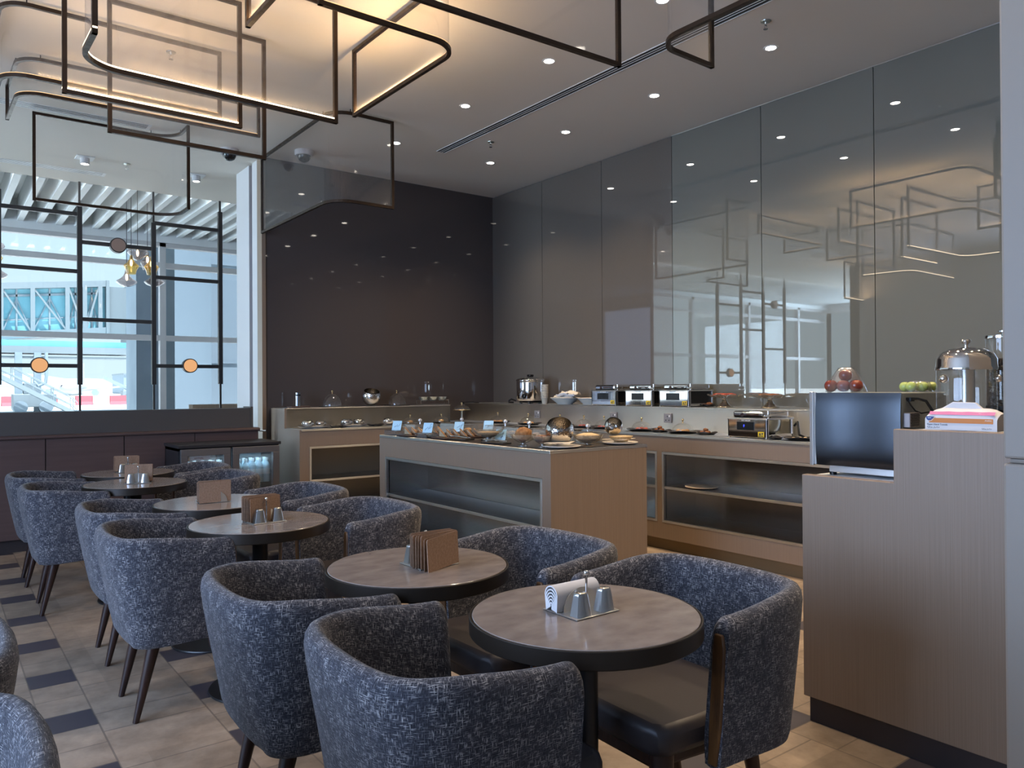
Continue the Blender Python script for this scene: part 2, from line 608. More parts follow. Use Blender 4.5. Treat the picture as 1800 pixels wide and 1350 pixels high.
M['fridge_frame'] = pbr('grey_steel_door', (0.20, 0.19, 0.19), 0.35, 0.6)
M['fridge_in'] = pbr('fridge_liner', (0.25, 0.33, 0.38), 0.6)
M['bottle'] = pbr('water_bottle', (0.42, 0.58, 0.68), 0.12, 0, 1.4)
M['bottlecap'] = pbr('white_cap', (0.75, 0.82, 0.86), 0.4)
M['labelw'] = pbr('white_label', (0.70, 0.78, 0.84), 0.5)
M['galv'] = pbr('grey_back_panel', (0.24, 0.25, 0.235), 0.4, 0.4, rough2=0.5, scale=(40, 40, 40))
M['mesh'] = pbr('perforated_steel', (0.20, 0.17, 0.16), 0.4, 0.7)
M['potsteel'] = pbr('satin_pot', (0.40, 0.42, 0.38), 0.28, 0.85)
# outside
M['bridge'] = pbr('pale_blue_bridge_paint', (0.22, 0.26, 0.285), 0.6)
M['bridgeglass'] = pbr('teal_bridge_glass', (0.16, 0.42, 0.52), 0.12, 0, 1.5, (0.24, 0.52, 0.62), (0.4, 0.4, 0.4), 2)
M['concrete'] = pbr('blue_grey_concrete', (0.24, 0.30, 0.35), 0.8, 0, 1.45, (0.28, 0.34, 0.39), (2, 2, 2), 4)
M['palewall'] = pbr('pale_wall_cladding', (0.20, 0.245, 0.29), 0.7)
M['apron_ground'] = pbr('pale_apron', (0.70, 0.70, 0.68), 0.9, 0, 1.45, (0.78, 0.78, 0.76), (0.1, 0.1, 0.1), 4)
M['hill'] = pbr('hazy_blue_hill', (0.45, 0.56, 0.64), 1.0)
M['plane_white'] = pbr('aircraft_white', (0.36, 0.37, 0.39), 0.4)
M['redblock'] = pbr('red_barrier', (0.55, 0.10, 0.12), 0.6)
M['acunit'] = pbr('cream_unit', (0.22, 0.245, 0.24), 0.6)
SKY, SUN, DAY, ADDED_DAY, SLAT_FILL, EXPO = 0.62, 8.0, 215.0, 620.0, 650.0, 0.88
CAM = (1350.132, 37.0717, 0.33969, -0.35438)
# ------------------------------------------------------------------ the room
ZC = 3.804
XW = 5.745
bm = BM(); box(bm, -10.7, 7.2, -3.7, 13.3, -0.12, 0.0); struct('floor', bm, M['floor'])
bm = BM(); box(bm, -10.7, 7.2, -3.7, 10.23, ZC, 4.3); ceil = struct('ceiling', bm, M['ceiling'])
bm = BM(); box(bm, -10.7, 7.2, 10.23, 13.5, 4.12, 4.3); struct('ceiling_recess', bm, M['white'], ceil)
bm = BM()
k = -36
for i in range(66):
    x = 0.738 + 0.2385 * (i - 44)
    box(bm, x, x + 0.075, 10.24, 13.02, 3.80, 4.118)
struct('ceiling_slats', bm, M['white'], ceil)
bm = BM(); box(bm, -10.7, 7.2, 13.0, 13.2, 3.70, 4.12); struct('trim_1', bm, M['white'])

# right wall: back-painted glass panels, the far three of them taupe
bm = BM(); box(bm, 5.762, 5.95, -3.7, 8.83, 0, ZC); wr = struct('wall_right', bm, M['black'])
seams = [8.0, 7.0, 5.99, 5.006, 4.0, 3.0, 2.0, 1.0, 0.0, -1.0, -2.0, -3.5]
for i in range(len(seams) - 1):
    bm = BM(); box(bm, XW, 5.76, seams[i + 1] + 0.003, seams[i] - 0.003, 0.02, ZC - 0.008)
    struct('wall_panel', bm, M['taupe'] if i < 3 else M['glasswall'], wr)
bm = BM(); box(bm, XW - 0.004, 5.76, -3.5, 5.006, ZC - 0.007, ZC - 0.001); struct('trim_2', bm, M['steel'])

# far wall of the buffet bay, with the pale clad end beside the window
bm = BM(); box(bm, 2.80, 5.76, 8.0, 8.83, 0, ZC); wf = struct('wall_far', bm, M['darkwall'])
bm = BM(); box(bm, 2.76, 2.80, 7.985, 8.13, 0.935, ZC); box(bm, 2.76, 2.80, 7.985, 8.13, 0, 0.92); struct('wall_end_edge', bm, M['oak'], wf)
bm = BM(); box(bm, 2.765, 2.80, 8.13, 8.30, 0.935, ZC); box(bm, 2.765, 2.80, 8.13, 8.30, 0, 0.92)
box(bm, 2.765, 2.80, 8.40, 8.83, 0, ZC); struct('wall_end_cladding', bm, M['plaster'], wf)
# grey pillar close to the camera
bm = BM()
box(bm, 2.60, 3.2, 0.36, 0.966, 1.133, ZC); box(bm, 2.60, 3.2, 0.36, 0.966, 0, 1.118); box(bm, 2.612, 3.19, 0.37, 0.955, 1.118, 1.133)
struct('wall_near', bm, M['pillar'], bev=0.012)
# back wall and left wall with its band of windows
bm = BM(); box(bm, -10.7, 7.2, -3.7, -3.5, 0, ZC); struct('wall_back', bm, M['plaster'])
XL = -3.4
bm = BM()
box(bm, XL - 0.2, XL, -3.7, 5.1, 0, 0.35); box(bm, XL - 0.2, XL, -3.7, 5.1, 3.5, ZC); box(bm, XL - 0.2, XL, 5.1, 8.3, 0, ZC)
box(bm, -10.7, XL, 8.1, 8.3, 0, ZC); box(bm, -10.7, -10.5, 8.1, 13.3, 0, 0.4); box(bm, -10.7, -10.5, 8.1, 13.3, 3.6, 4.3)
struct('wall_left', bm, M['plaster'])
wl = thing('window_2', 'x', 'window'); del wl['label'], wl['category']; wl['kind'] = 'structure'
bm = BM()
for y in (-3.66, -1.9, -0.15, 1.6, 3.35, 5.1):
    box(bm, XL - 0.16, XL - 0.04, y - 0.04, y + 0.04, 0.35, 3.5)
part('window_frame', bm, M['screen_metal'], wl)
bm = BM(); box(bm, XL - 0.104, XL - 0.098, -3.6, 5.1, 0.35, 3.5); part('window_pane', bm, M['pane'], wl)
w3 = thing('added_window', 'x', 'window'); del w3['label'], w3['category']; w3['kind'] = 'structure'  # unseen window, added only to hold the lamp in front of it
bm = BM()
for y in (8.36, 9.9, 11.5, 13.0):
    box(bm, -10.66, -10.54, y - 0.04, y + 0.04, 0.4, 3.6)
part('window_frame', bm, M['screen_metal'], w3)
bm = BM(); box(bm, -10.604, -10.598, 8.3, 13.05, 0.4, 3.6); part('window_pane', bm, M['pane'], w3)
bm = BM(); box(bm, 7.0, 7.2, 8.83, 13.3, 0, 4.3); struct('wall_side', bm, M['plaster'])
# window wall beyond the partition
w1 = thing('window_1', 'x', 'window'); del w1['label'], w1['category']; w1['kind'] = 'structure'
bm = BM()
for z, h in ((3.345, 0.085), (2.19, 0.085)):
    box(bm, -10.5, 7.0, 13.06, 13.16, z - h / 2, z + h / 2)
for x in (5.33, 2.93, 0.53, -1.87, -4.27, -6.67, -9.07):
    box(bm, x - 0.045, x + 0.045, 13.05, 13.17, 0, 3.70)
box(bm, -10.5, 7.0, 13.05, 13.17, 0, 0.12)
box(bm, -10.5, 7.0, 13.05, 13.17, 3.64, 3.70)
part('window_frame', bm, M['plaster'], w1)
bm = BM(); box(bm, -10.5, 7.0, 13.108, 13.112, 0.12, 3.64); part('window_pane', bm, M['pane'], w1)
bm = BM(); box(bm, 3.30, 4.6, 12.75, 13.0, 0, 1.13); struct('trim_3', bm, M['oak'])

# low partition with moulded ledge
bm = BM(); box(bm, -10.5, 2.605, 7.67, 7.93, 0.11, 0.95); pt = struct('wall_partition', bm, M['plum_dark'])
bm = BM()
x = 2.605
edges = [2.605] + [1.996 - 0.61 * i for i in range(21)]
for a, b in zip(edges, edges[1:]):
    box(bm, b + 0.004, a - 0.004, 7.652, 7.672, 0.11, 0.948)
struct('partition_panels', bm, M['plum'], pt)
bm = BM(); box(bm, -10.5, 2.59, 7.70, 7.93, 0, 0.11); struct('partition_plinth', bm, M['plum_dark'], pt)
bm = BM(); prism(bm, [(7.635, 0.95), (7.628, 0.958), (7.628, 0.968), (7.64, 0.978), (7.68, 0.982), (7.94, 0.982), (7.94, 0.95)], 'x', -10.5, 2.612)
struct('partition_ledge', bm, M['plum'], pt)
bm = BM(); box(bm, -10.5, 2.548, 7.685, 7.90, 0.982, 1.176); box(bm, 2.535, 2.56, 7.68, 7.905, 0.982, 1.19)
struct('partition_cap', bm, pbr('grey_brown_upholstery_panel', (0.075, 0.066, 0.06), 0.55), pt)

# ------------------------------------------------------------------ counters
def frame_bm(x0, x1, z0, z1, d0, d1, w):
    bm = BM()
    box(bm, x0 - w, x1 + w, d0, d1, z1, z1 + w)
    box(bm, x0 - w, x1 + w, d0, d1, z0 - w, z0)
    box(bm, x0 - w, x0, d0, d1, z0, z1)
    box(bm, x1, x1 + w, d0, d1, z0, z1)
    return bm

def counter(name, label, loc, rz, length, openings, zb, zt, zshelf, ztop, step=None, depth=0.895, wood='oak', kick=True, ends=(True, True), sheet='steel_h'):
    """front on local y=0, local x along the front; openings are (x0, x1)"""
    t = thing(name, label, 'counter', loc, rz)
    dlow = step[0] if step else depth
    bm = BM()
    box(bm, 0, length, 0.0, 0.02, zt + 0.022, ztop - 0.02)
    part('fascia', bm, M[wood], t)
    xs = [0.0] + [v for o in openings for v in (o[0] - 0.02, o[1] + 0.02)] + [length]
    for a, b in zip(xs[0::2], xs[1::2]):
        if b - a > 0.005:
            bm = BM(); box(bm, a, b, 0.0, 0.02, 0.10, zt + 0.022); part('stile', bm, M[wood], t)
    for a, b in openings:
        if zb > 0.14:
            bm = BM(); box(bm, a - 0.02, b + 0.02, 0.0, 0.02, 0.10, zb - 0.02); part('plinth_panel', bm, M[wood], t)
        part('shelf_frame', frame_bm(a, b, zb, zt, -0.004, 0.03, 0.02), M['steel'], t, bev=0.002)
        bm = BM(); D = 0.40
        quad(bm, (a, D, zb), (b, D, zb), (b, D, zt), (a, D, zt))
        quad(bm, (a, 0.02, zb), (a, D, zb), (a, D, zt), (a, 0.02, zt))
        quad(bm, (b, 0.02, zb), (b, D, zb), (b, D, zt), (b, 0.02, zt))
        quad(bm, (a, 0.02, zt), (b, 0.02, zt), (b, D, zt), (a, D, zt))
        quad(bm, (a, 0.02, zb), (b, 0.02, zb), (b, D, zb), (a, D, zb))
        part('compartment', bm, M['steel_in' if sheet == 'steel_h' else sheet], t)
        bm = BM(); box(bm, a, b, 0.003, D - 0.005, zshelf - 0.022, zshelf); part('shelf', bm, M['steel'], t, bev=0.002)
    if kick:
        bm = BM(); box(bm, 0.02, length - 0.02, 0.05, 0.07, 0, 0.10); part('kick_plate', bm, M['kick'], t)
    if ends[0]:
        bm = BM()
        if step:
            prism(bm, [(0.0, 0.10), (depth, 0.10), (depth, step[1] - 0.004), (step[0] - 0.02, step[1] - 0.004), (step[0] - 0.02, ztop - 0.003), (0.0, ztop - 0.003)], 'x', -0.02, 0.0)
        else:
            box(bm, -0.018, 0, 0.0, depth, 0.10, ztop - 0.02)
        part('end_panel', bm, M[wood], t)
    if ends[1]:
        bm = BM(); box(bm, length, length + 0.018, 0.0, depth, 0.0, ztop - 0.02); part('end_panel', bm, M[wood], t)
    bm = BM(); box(bm, -0.002, length + 0.002, 0.42, depth - 0.005, 0.0, ztop - 0.025)
    part('carcass', bm, M['plum_dark'], t)
    bm = BM(); box(bm, -0.004, length + (0.02 if ends[1] else 0.0), -0.008, dlow + 0.004, ztop - 0.02, ztop); part('worktop', bm, M['steel'], t, bev=0.002)
    if step:
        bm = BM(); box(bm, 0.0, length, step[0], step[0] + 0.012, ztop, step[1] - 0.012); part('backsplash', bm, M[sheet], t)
        bm = BM(); box(bm, 0.0, length, step[0] - 0.006, depth - 0.002, step[1] - 0.012, step[1]); part('upper_ledge', bm, M['steel'], t, bev=0.002)
    return t

ZL, ZU = 0.968, 1.180          # lower and upper serving levels
cr = counter('buffet_counter', 'long wood fronted counter along the glossy glass wall, steel top and open shelves', (4.85, 8.0, 0), -PI / 2, 6.18,
             [(0.95, 1.95), (2.10, 3.57), (3.665, 5.15)], 0.255, 0.80, 0.536, ZL, (0.45, ZU), ends=(False, True))
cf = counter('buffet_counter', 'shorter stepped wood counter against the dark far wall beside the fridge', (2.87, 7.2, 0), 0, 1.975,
             [(0.10, 1.85)], 0.20, 0.775, 0.47, ZL, (0.42, ZU - 0.01), depth=0.795, ends=(True, False), sheet='steel_shaded')
isl = counter('island_counter', 'free standing buffet island with steel edged top and open shelf, behind the chairs', (3.03, 5.86, 0), -PI / 2, 2.22,
              [(0.105, 2.135)], 0.19, 0.770, 0.490, 0.97, None, depth=0.85)
bm = BM(); box(bm, 0.0, 2.22, 0.02, 0.832, 0.972 - 0.006, 0.9715); part('black_top', bm, M['tray'], isl)

# stepped counter beside the pillar
t = thing('stepped_counter', 'tall wood clad counter with stepped side panel next to the grey pillar', 'counter', (2.83, 0.97, 0))
bm = BM(); prism(bm, [(0, 0.10), (0.82, 0.10), (0.82, 0.998), (0.446, 0.998), (0.446, 1.196), (0, 1.196)], 'x', 0, 0.04); part('side_panel', bm, M['oak'], t, bev=0.004)
bm = BM(); box(bm, 0.015, 1.95, 0.0, 0.80, 0, 0.10); part('kick_plate', bm, M['plum_dark'], t)
bm = BM(); box(bm, 0.04, 1.98, 0.0, 0.81, 0.10, 0.965); box(bm, 0.04, 1.98, 0.0, 0.44, 0.965, 1.165); part('carcass', bm, M['oak'], t)
bm = BM(); box(bm, 0.04, 1.98, 0.44, 0.82, 0.965, 0.99); box(bm, 0.04, 1.98, 0.0, 0.44, 1.165, 1.19); part('worktop', bm, M['steel'], t, bev=0.003)

# ------------------------------------------------------------------ sockets on the backsplash
first = None
for i, (y, z, lab) in enumerate(((5.37, 1.075, 'grey wall socket on the steel backsplash, the farther of the two bright ones'),
                                 (4.68, 1.08, 'grey wall socket on the bright steel backsplash beside the last glass cloche'),
                                 (6.55, 1.07, 'dim wall socket on the dark stretch of backsplash'))):
    if first is None:
        t = thing('wall_socket', lab, 'socket', (5.30, y, z), group='sockets on the steel backsplash')
        bm = BM(); box(bm, -0.012, 0, -0.045, 0.045, -0.042, 0.042); part('face_plate', bm, M['socket'], t, bev=0.003)
        bm = BM()
        for a, b in ((-0.018, -0.02), (0.018, -0.02), (0.0, 0.014)):
            box(bm, -0.0128, -0.011, a - 0.005, a + 0.005, b - 0.004, b + 0.004)
        part('socket_holes', bm, M['blackp'], t)
        bm = BM(); box(bm, -0.015, -0.011, -0.030, -0.018, 0.008, 0.026); part('switch', bm, M['whiteprint'], t, bev=0.001)
        first = t
    else:
        dup(first, (5.30, y, z), label=lab)

# ------------------------------------------------------------------ fridge
t = thing('back_bar_fridge', 'low black double door bottle fridge below the partition, blue lit inside', 'fridge', (1.72, 7.1, 0))
bm = BM()
box(bm, 0, 0.02, 0.04, 0.5, 0.05, 0.845); box(bm, 0.88, 0.90, 0.04, 0.5, 0.05, 0.845); box(bm, 0, 0.9, 0.48, 0.5, 0.05, 0.845)
box(bm, 0, 0.9, 0.04, 0.5, 0.05, 0.14); box(bm, 0.44, 0.46, 0.04, 0.5, 0.05, 0.845); box(bm, 0.0, 0.9, 0.04, 0.5, 0.82, 0.845)
part('body', bm, M['fridge'], t)
bm = BM(); box(bm, -0.01, 0.91, 0.0, 0.51, 0.845, 0.872); part('top', bm, M['fridge'], t, bev=0.004)
bm = BM(); box(bm, 0.022, 0.44, 0.465, 0.478, 0.14, 0.82); box(bm, 0.46, 0.878, 0.465, 0.478, 0.14, 0.82); part('liner', bm, M['fridge_in'], t)
for x0 in (0.022, 0.462):
    bm = BM(); box(bm, x0, x0 + 0.416, 0.06, 0.46, 0.485, 0.492); part('wire_shelf', bm, M['acrylic'], t)
for x0, x1 in ((0.015, 0.442), (0.462, 0.893)):
    bm = BM()
    box(bm, x0, x1, 0.0, 0.035, 0.06, 0.12); box(bm, x0, x1, 0.0, 0.035, 0.775, 0.835)
    box(bm, x0, x0 + 0.06, 0.0, 0.035, 0.12, 0.775); box(bm, x1 - 0.06, x1, 0.0, 0.035, 0.12, 0.775)
    d = part('door', bm, M['fridge_frame'], t, bev=0.003)
    bm = BM(); box(bm, x0 + 0.06, x1 - 0.06, 0.012, 0.016, 0.12, 0.775); part('glass_pane', bm, M['acrylic'], d)
bm = BM(); box(bm, 0.078, 0.27, 0.0165, 0.018, 0.735, 0.772); s = part('shelf_strip', bm, M['labelw'], t)
tb = text_bm('ARTHAL', 0.022); part('lettering', face_minus_y(tb, 0.13, 0.0162, 0.745), pbr('maroon_print', (0.12, 0.01, 0.05), 0.5), s)
for x0 in (0.23, 0.67):
    l = bpy.data.lights.new('fridge_lamp', 'AREA'); l.shape = 'RECTANGLE'; l.size = 0.3; l.size_y = 0.03; l.energy = 0.7; l.color = (0.55, 0.82, 1.0)
    o = put(bpy.data.objects.new('fridge_lamp', l), t); o.location = (x0, 0.06, 0.80); o.rotation_euler = (math.radians(30), 0, 0)

def bottle(loc, label, group):
    t = thing('water_bottle', label, 'bottle', loc, group=group)
    bm = BM(); lathe(bm, [(0.0, 0), (0.028, 0.0), (0.031, 0.006), (0.031, 0.15), (0.029, 0.165), (0.016, 0.19), (0.013, 0.20), (0.013, 0.205)], 14); part('body', bm, M['bottle'], t, smooth=True)
    bm = BM(); cyl(bm, 0, 0, 0.202, 0.225, 0.0165, 12); part('cap', bm, M['bottlecap'], t, smooth=True)
    bm = BM(); lathe(bm, [(0.0315, 0.075), (0.0318, 0.076), (0.0318, 0.125), (0.0315, 0.126)], 14, cap=False); part('label', bm, M['labelw'], t, smooth=True)
    return t
b0 = None
for side, xs, lab in ((0, (1.815, 1.885, 1.955, 2.025, 2.095), 'clear water bottle with white cap behind the left fridge door'),
                      (1, (2.26, 2.325, 2.39, 2.455, 2.52), 'clear water bottle with white cap behind the right fridge door')):
    g = lab.replace('clear water bottle with white cap', 'water bottles')
    for x in xs:
        for row in (0, 1):
            loc = (x + 0.006 * row, 7.19 + 0.085 * row, 0.493)
            if b0 is None:
                b0 = bottle(loc, lab, g)
            else:
                dup(b0, loc, 0, lab, g)
dup(b0, (2.50, 7.2, 0.141), 0, 'tall dim water bottle on the dark bottom shelf of the fridge', 'bottom shelf bottle')
# ------------------------------------------------------------------ armchairs
def catmull(pts, n):
    out = []
    P = [Vector(p) for p in pts]
    P = [P[0] * 2 - P[1]] + P + [P[-1] * 2 - P[-2]]
    for i in range(1, len(P) - 2):
        for k in range(n):
            t = k / n
            a, b, c, d = P[i - 1], P[i], P[i + 1], P[i + 2]
            out.append(0.5 * ((2 * b) + (c - a) * t + (2 * a - 5 * b + 4 * c - d) * t * t + (3 * b - a - 3 * c + d) * t ** 3))
    out.append(P[-2])
    return out

ARM_X = 0.135
def chair_shell():
    half = [(ARM_X, 0.330), (0.04, 0.331), (-0.09, 0.329), (-0.187, 0.317), (-0.258, 0.287), (-0.303, 0.238), (-0.326, 0.165), (-0.336, 0.08), (-0.338, 0.0)]
    full = half + [(x, -y) for x, y in reversed(half[:-1])]
    path = catmull(full, 5)
    e = [ARM_X - v for v in (0.0, 0.002, 0.007, 0.014, 0.022, 0.031)]
    path = [Vector((x, 0.330)) for x in e] + [p for p in path if p.x < ARM_X - 0.035] + [Vector((x, -0.330)) for x in reversed(e)]
    ns = normals2(path)
    s = [0.0]
    for a, b in zip(path, path[1:]):
        s.append(s[-1] + (b - a).length)
    prof = [(0.135, 0.322, 0), (0.108, 0.316, 0), (0.086, 0.322, 0), (0.071, 0.345, 0), (0.055, 0.415, 0), (0.038, 0.50, .2), (0.020, 0.59, .5), (0.006, 0.67, .8), (0.000, 0.715, 1),
            (0.003, 0.738, 1), (0.012, 0.753, 1), (0.026, 0.760, 1), (0.040, 0.756, 1), (0.050, 0.743, 1), (0.055, 0.72, 1), (0.062, 0.66, .8), (0.070, 0.56, .4), (0.078, 0.46, .1), (0.084, 0.40, 0)]
    bm = BM()
    uvl = bm.loops.layers.uv.new('UVMap')
    rings, uvs = [], []
    for i, (p, n) in enumerate(zip(path, ns)):
        b = min(1, max(0, (0.10 - p.x) / 0.33))
        b = b * b * (3 - 2 * b)
        to_c = (Vector((0.0, 0.0)) - p)
        if p.x > 0:
            to_c = Vector((0, -p.y))
        to_c.normalize()
        inw = n if n.dot(to_c) > 0 else -n
        inw = (inw * 0.7 + to_c * 0.3).normalized()
        ring, uv, v, q = [], [], 0.0, None
        for j, (d, z, w) in enumerate(prof):
            dd = d * (0.38 + 0.62 * n.x * n.x) if 2 < j < 9 else (d - 0.086 * (1 - (0.38 + 0.62 * n.x * n.x)) if j < 3 else d)
            if j >= 14:
                dd = 0.055 + (d - 0.055) * 1.0
            zz = z + w * (-0.018 + 0.026 * b) + (0.012 * (1 - b) if w == 0 and j < 5 else 0)
            q_ = ARM_X - p.x
            if q_ < 0.03 and zz > 0.5:
                zz -= (0.03 - math.sqrt(max(0.0, 0.03 ** 2 - (0.03 - q_) ** 2))) * min(1, (zz - 0.5) / 0.2)
            ring.append(bm.verts.new((p.x + inw.x * dd, p.y + inw.y * dd, zz)))
            if q is not None:
                v += math.hypot(dd - q[0], zz - q[1])
            q = (dd, zz)
            uv.append((s[i], v))
        rings.append(ring)
        uvs.append(uv)
    def face(vs, us):
        f = bm.faces.new(vs)
        for l in f.loops:
            l[uvl].uv = us[vs.index(l.vert)]
        return f
    for i in range(len(rings) - 1):
        for j in range(len(prof) - 1):
            face([rings[i][j], rings[i + 1][j], rings[i + 1][j + 1], rings[i][j + 1]], [uvs[i][j], uvs[i + 1][j], uvs[i + 1][j + 1], uvs[i][j + 1]])
        face([rings[i][0], rings[i][-1], rings[i + 1][-1], rings[i + 1][0]], [uvs[i][0], (s[i], -0.1), (s[i + 1], -0.1), uvs[i + 1][0]])
    for r in (rings[0], rings[-1]):
        face(r, [(v.co.x + v.co.y, v.co.z) for v in r])
    return bm

def leg_bm(top, foot, r0, r1):
    bm = BM()
    T, F = Vector(top), Vector(foot)
    tube(bm, [T, T + (F - T) * 0.5, F], r0, 10, r_end=r1)
    return bm

def make_chair(label, loc, rz, group):
    t = thing('armchair', label, 'chair', loc, rz, group)
    part('backrest_shell', chair_shell(), M['fabric'], t, smooth=60)
    bm = BM(); prism(bm, [(0.30, -0.20), (0.30, 0.20), (0.27, 0.238), (0.14, 0.245), (-0.06, 0.235), (-0.15, 0.18), (-0.18, 0.10), (-0.18, -0.10), (-0.15, -0.18), (-0.06, -0.235), (0.14, -0.245), (0.27, -0.238)], 'z', 0.372, 0.458); part('seat', bm, M['leather'], t, smooth=60, bev=0.028)
    bm = BM(); prism(bm, [(0.27, -0.19), (0.27, 0.19), (0.0, 0.215), (-0.12, 0.17), (-0.15, 0.09), (-0.15, -0.09), (-0.12, -0.17), (0.0, -0.215)], 'z', 0.328, 0.376); part('seat_rail', bm, M['darkwood'], t, bev=0.01)
    for sy in (1, -1):
        bm = BM()
        R4 = []
        for zq, yo in ((0.338, 0.300), (0.46, 0.312), (0.58, 0.321), (0.66, 0.326), (0.698, 0.3265)):
            tp = 0.006 if zq in (0.338, 0.698) else 0.0
            R4.append([bm.verts.new((xx, sy * yy, zq)) for xx, yy in ((ARM_X - 0.012, yo - 0.004 - tp), (ARM_X + 0.006, yo - 0.004 - tp), (ARM_X + 0.006, yo - 0.046 + tp), (ARM_X - 0.012, yo - 0.046 + tp))])
        for A_, B_ in zip(R4, R4[1:]):
            for i in range(4):
                j = (i + 1) % 4
                bm.faces.new((A_[i], A_[j], B_[j], B_[i]))
        bm.faces.new(R4[0]); bm.faces.new(R4[-1])
        part('arm_trim', bm, M['honeywood'], t, smooth=60, bev=0.005)
        part('front_leg', leg_bm((0.243, sy * 0.19, 0.385), (0.262, sy * 0.215, 0), 0.036, 0.013), M['darkwood'], t, smooth=50)
        part('rear_leg', leg_bm((-0.142, sy * 0.165, 0.35), (-0.222, sy * 0.17, 0), 0.029, 0.0125), M['darkwood'], t, smooth=50)
    return t

CH = [  # x, y, heading, label
    (1.040, 1.612, -0.04, 'blue grey tweed armchair in the front, its back to us, at the nearest table'),
    (1.000, 2.370, -0.03, 'blue grey tweed armchair at the left of the second nearest table'),
    (0.887, 3.600, -0.02, 'blue grey tweed armchair at the left of the third table from the front'),
    (0.915, 4.395, -0.03, 'blue grey tweed armchair at the left of the fourth table from the front'),
    (0.755, 5.580, -0.04, 'blue grey tweed armchair at the left of the fifth table, second from the partition'),
    (0.745, 6.440, -0.02, 'farthest left armchair of blue grey tweed, closest to the partition'),
    (1.815, 1.600, PI - 0.03, 'blue grey tweed armchair with worn wooden arm edge, right of the nearest table'),
    (1.770, 2.330, PI + 0.03, 'blue grey tweed armchair in front of the island end, right of the second table'),
    (1.660, 3.595, PI + 0.0, 'blue grey tweed armchair right of the third table, in front of the island shelf'),
    (1.670, 4.460, PI + 0.02, 'blue grey tweed armchair right of the fourth table, before the far wood counter'),
    (1.530, 5.600, PI + 0.02, 'blue grey tweed armchair right of the fifth table, before the right fridge door'),
    (1.570, 6.370, PI + 0.0, 'farthest right armchair of blue grey tweed, before the left fridge door'),
    (-0.170, 2.260, PI + 0.0, 'armchair cut off by the left picture edge, the farther of two'),
    (-0.165, 1.560, PI + 0.0, 'armchair in the lower left picture corner, only its back corner seen'),
]
c0 = None
for x, y, a, lab in CH:
    if c0 is None:
        c0 = make_chair(lab, (x, y, 0), a, 'tweed tub armchairs around the small round tables')
    else:
        dup(c0, (x, y, 0), a, lab)

# ------------------------------------------------------------------ tables
def make_table(label, loc, group):
    t = thing('round_table', label, 'table', loc, 0, group)
    bm = BM(); lathe(bm, [(0, 0.724), (0.303, 0.724), (0.3045, 0.727), (0.3045, 0.7485), (0.303, 0.75), (0, 0.75)], 96, cap=False); part('table_top', bm, M['stone'], t, smooth=30)
    bm = BM(); lathe(bm, [(0.0, 0.703), (0.309, 0.703), (0.3125, 0.706), (0.3125, 0.7465), (0.3110, 0.7485), (0.3065, 0.7485), (0.3055, 0.744), (0.3055, 0.72), (0, 0.72)], 96, cap=False); part('edge_band', bm, M['apron'], t, smooth=30)
    bm = BM(); lathe(bm, [(0.12, 0.703), (0.12, 0.695), (0.034, 0.69), (0.034, 0.024)], 32); part('pedestal', bm, M['black'], t, smooth=40)
    bm = BM(); lathe(bm, [(0, 0), (0.222, 0), (0.225, 0.004), (0.223, 0.010), (0.06, 0.024), (0, 0.024)], 48, cap=False); part('base', bm, M['black'], t, smooth=40)
    return t

TB = [(1.405, 1.540, 'round stone topped bistro table nearest to us, with white napkins on it'),
      (1.335, 2.310, 'round stone topped bistro table second from the front, brown napkins fanned towards us'),
      (1.203, 3.520, 'round stone topped bistro table third from the front, with two shakers before brown napkins'),
      (1.230, 4.310, 'round stone topped bistro table fourth from the front, only brown napkins showing on it'),
      (1.070, 5.530, 'round bistro table fifth from the front, its top shining pale blue'),
      (1.163, 6.260, 'farthest round bistro table, closest to the partition')]
t0 = None
for x, y, lab in TB:
    if t0 is None:
        t0 = make_table(lab, (x, y, 0), 'round bistro tables in a row')
    else:
        dup(t0, (x, y, 0), 0, lab)

# ------------------------------------------------------------------ caddies, shakers, napkins
def half_disc(bm, x, y, r, h, z0, th):
    pts = [(x - r, z0)] + [(x + r * math.cos(PI - PI * i / 16), z0 + 0.004 + h * math.sin(PI * i / 16)) for i in range(17)] + [(x + r, z0)]
    prism(bm, pts, 'y', y - th / 2, y + th / 2)

def make_caddy(label, loc, rz):
    t = thing('condiment_caddy', label, 'caddy', loc, rz, 'steel condiment caddies on the tables')
    bm = BM(); box(bm, -0.078, 0.078, -0.066, 0.072, 0.001, 0.004); part('base_plate', bm, M['steel'], t, bev=0.001)
    bm = BM(); tube(bm, [(0.0, -0.018, 0.003), (0.0, -0.018, 0.10)], 0.0035, 12); part('rod', bm, M['chrome'], t, smooth=True)
    bm = BM(); sphere(bm, (0.0, -0.018, 0.106), 0.0075, 16); part('ball_knob', bm, M['chrome'], t, smooth=True)
    for y in (0.004, 0.068):
        bm = BM(); half_disc(bm, 0.0, y, 0.062, 0.056, 0.003, 0.002); part('napkin_plate', bm, M['steel_h'], t)
    return t

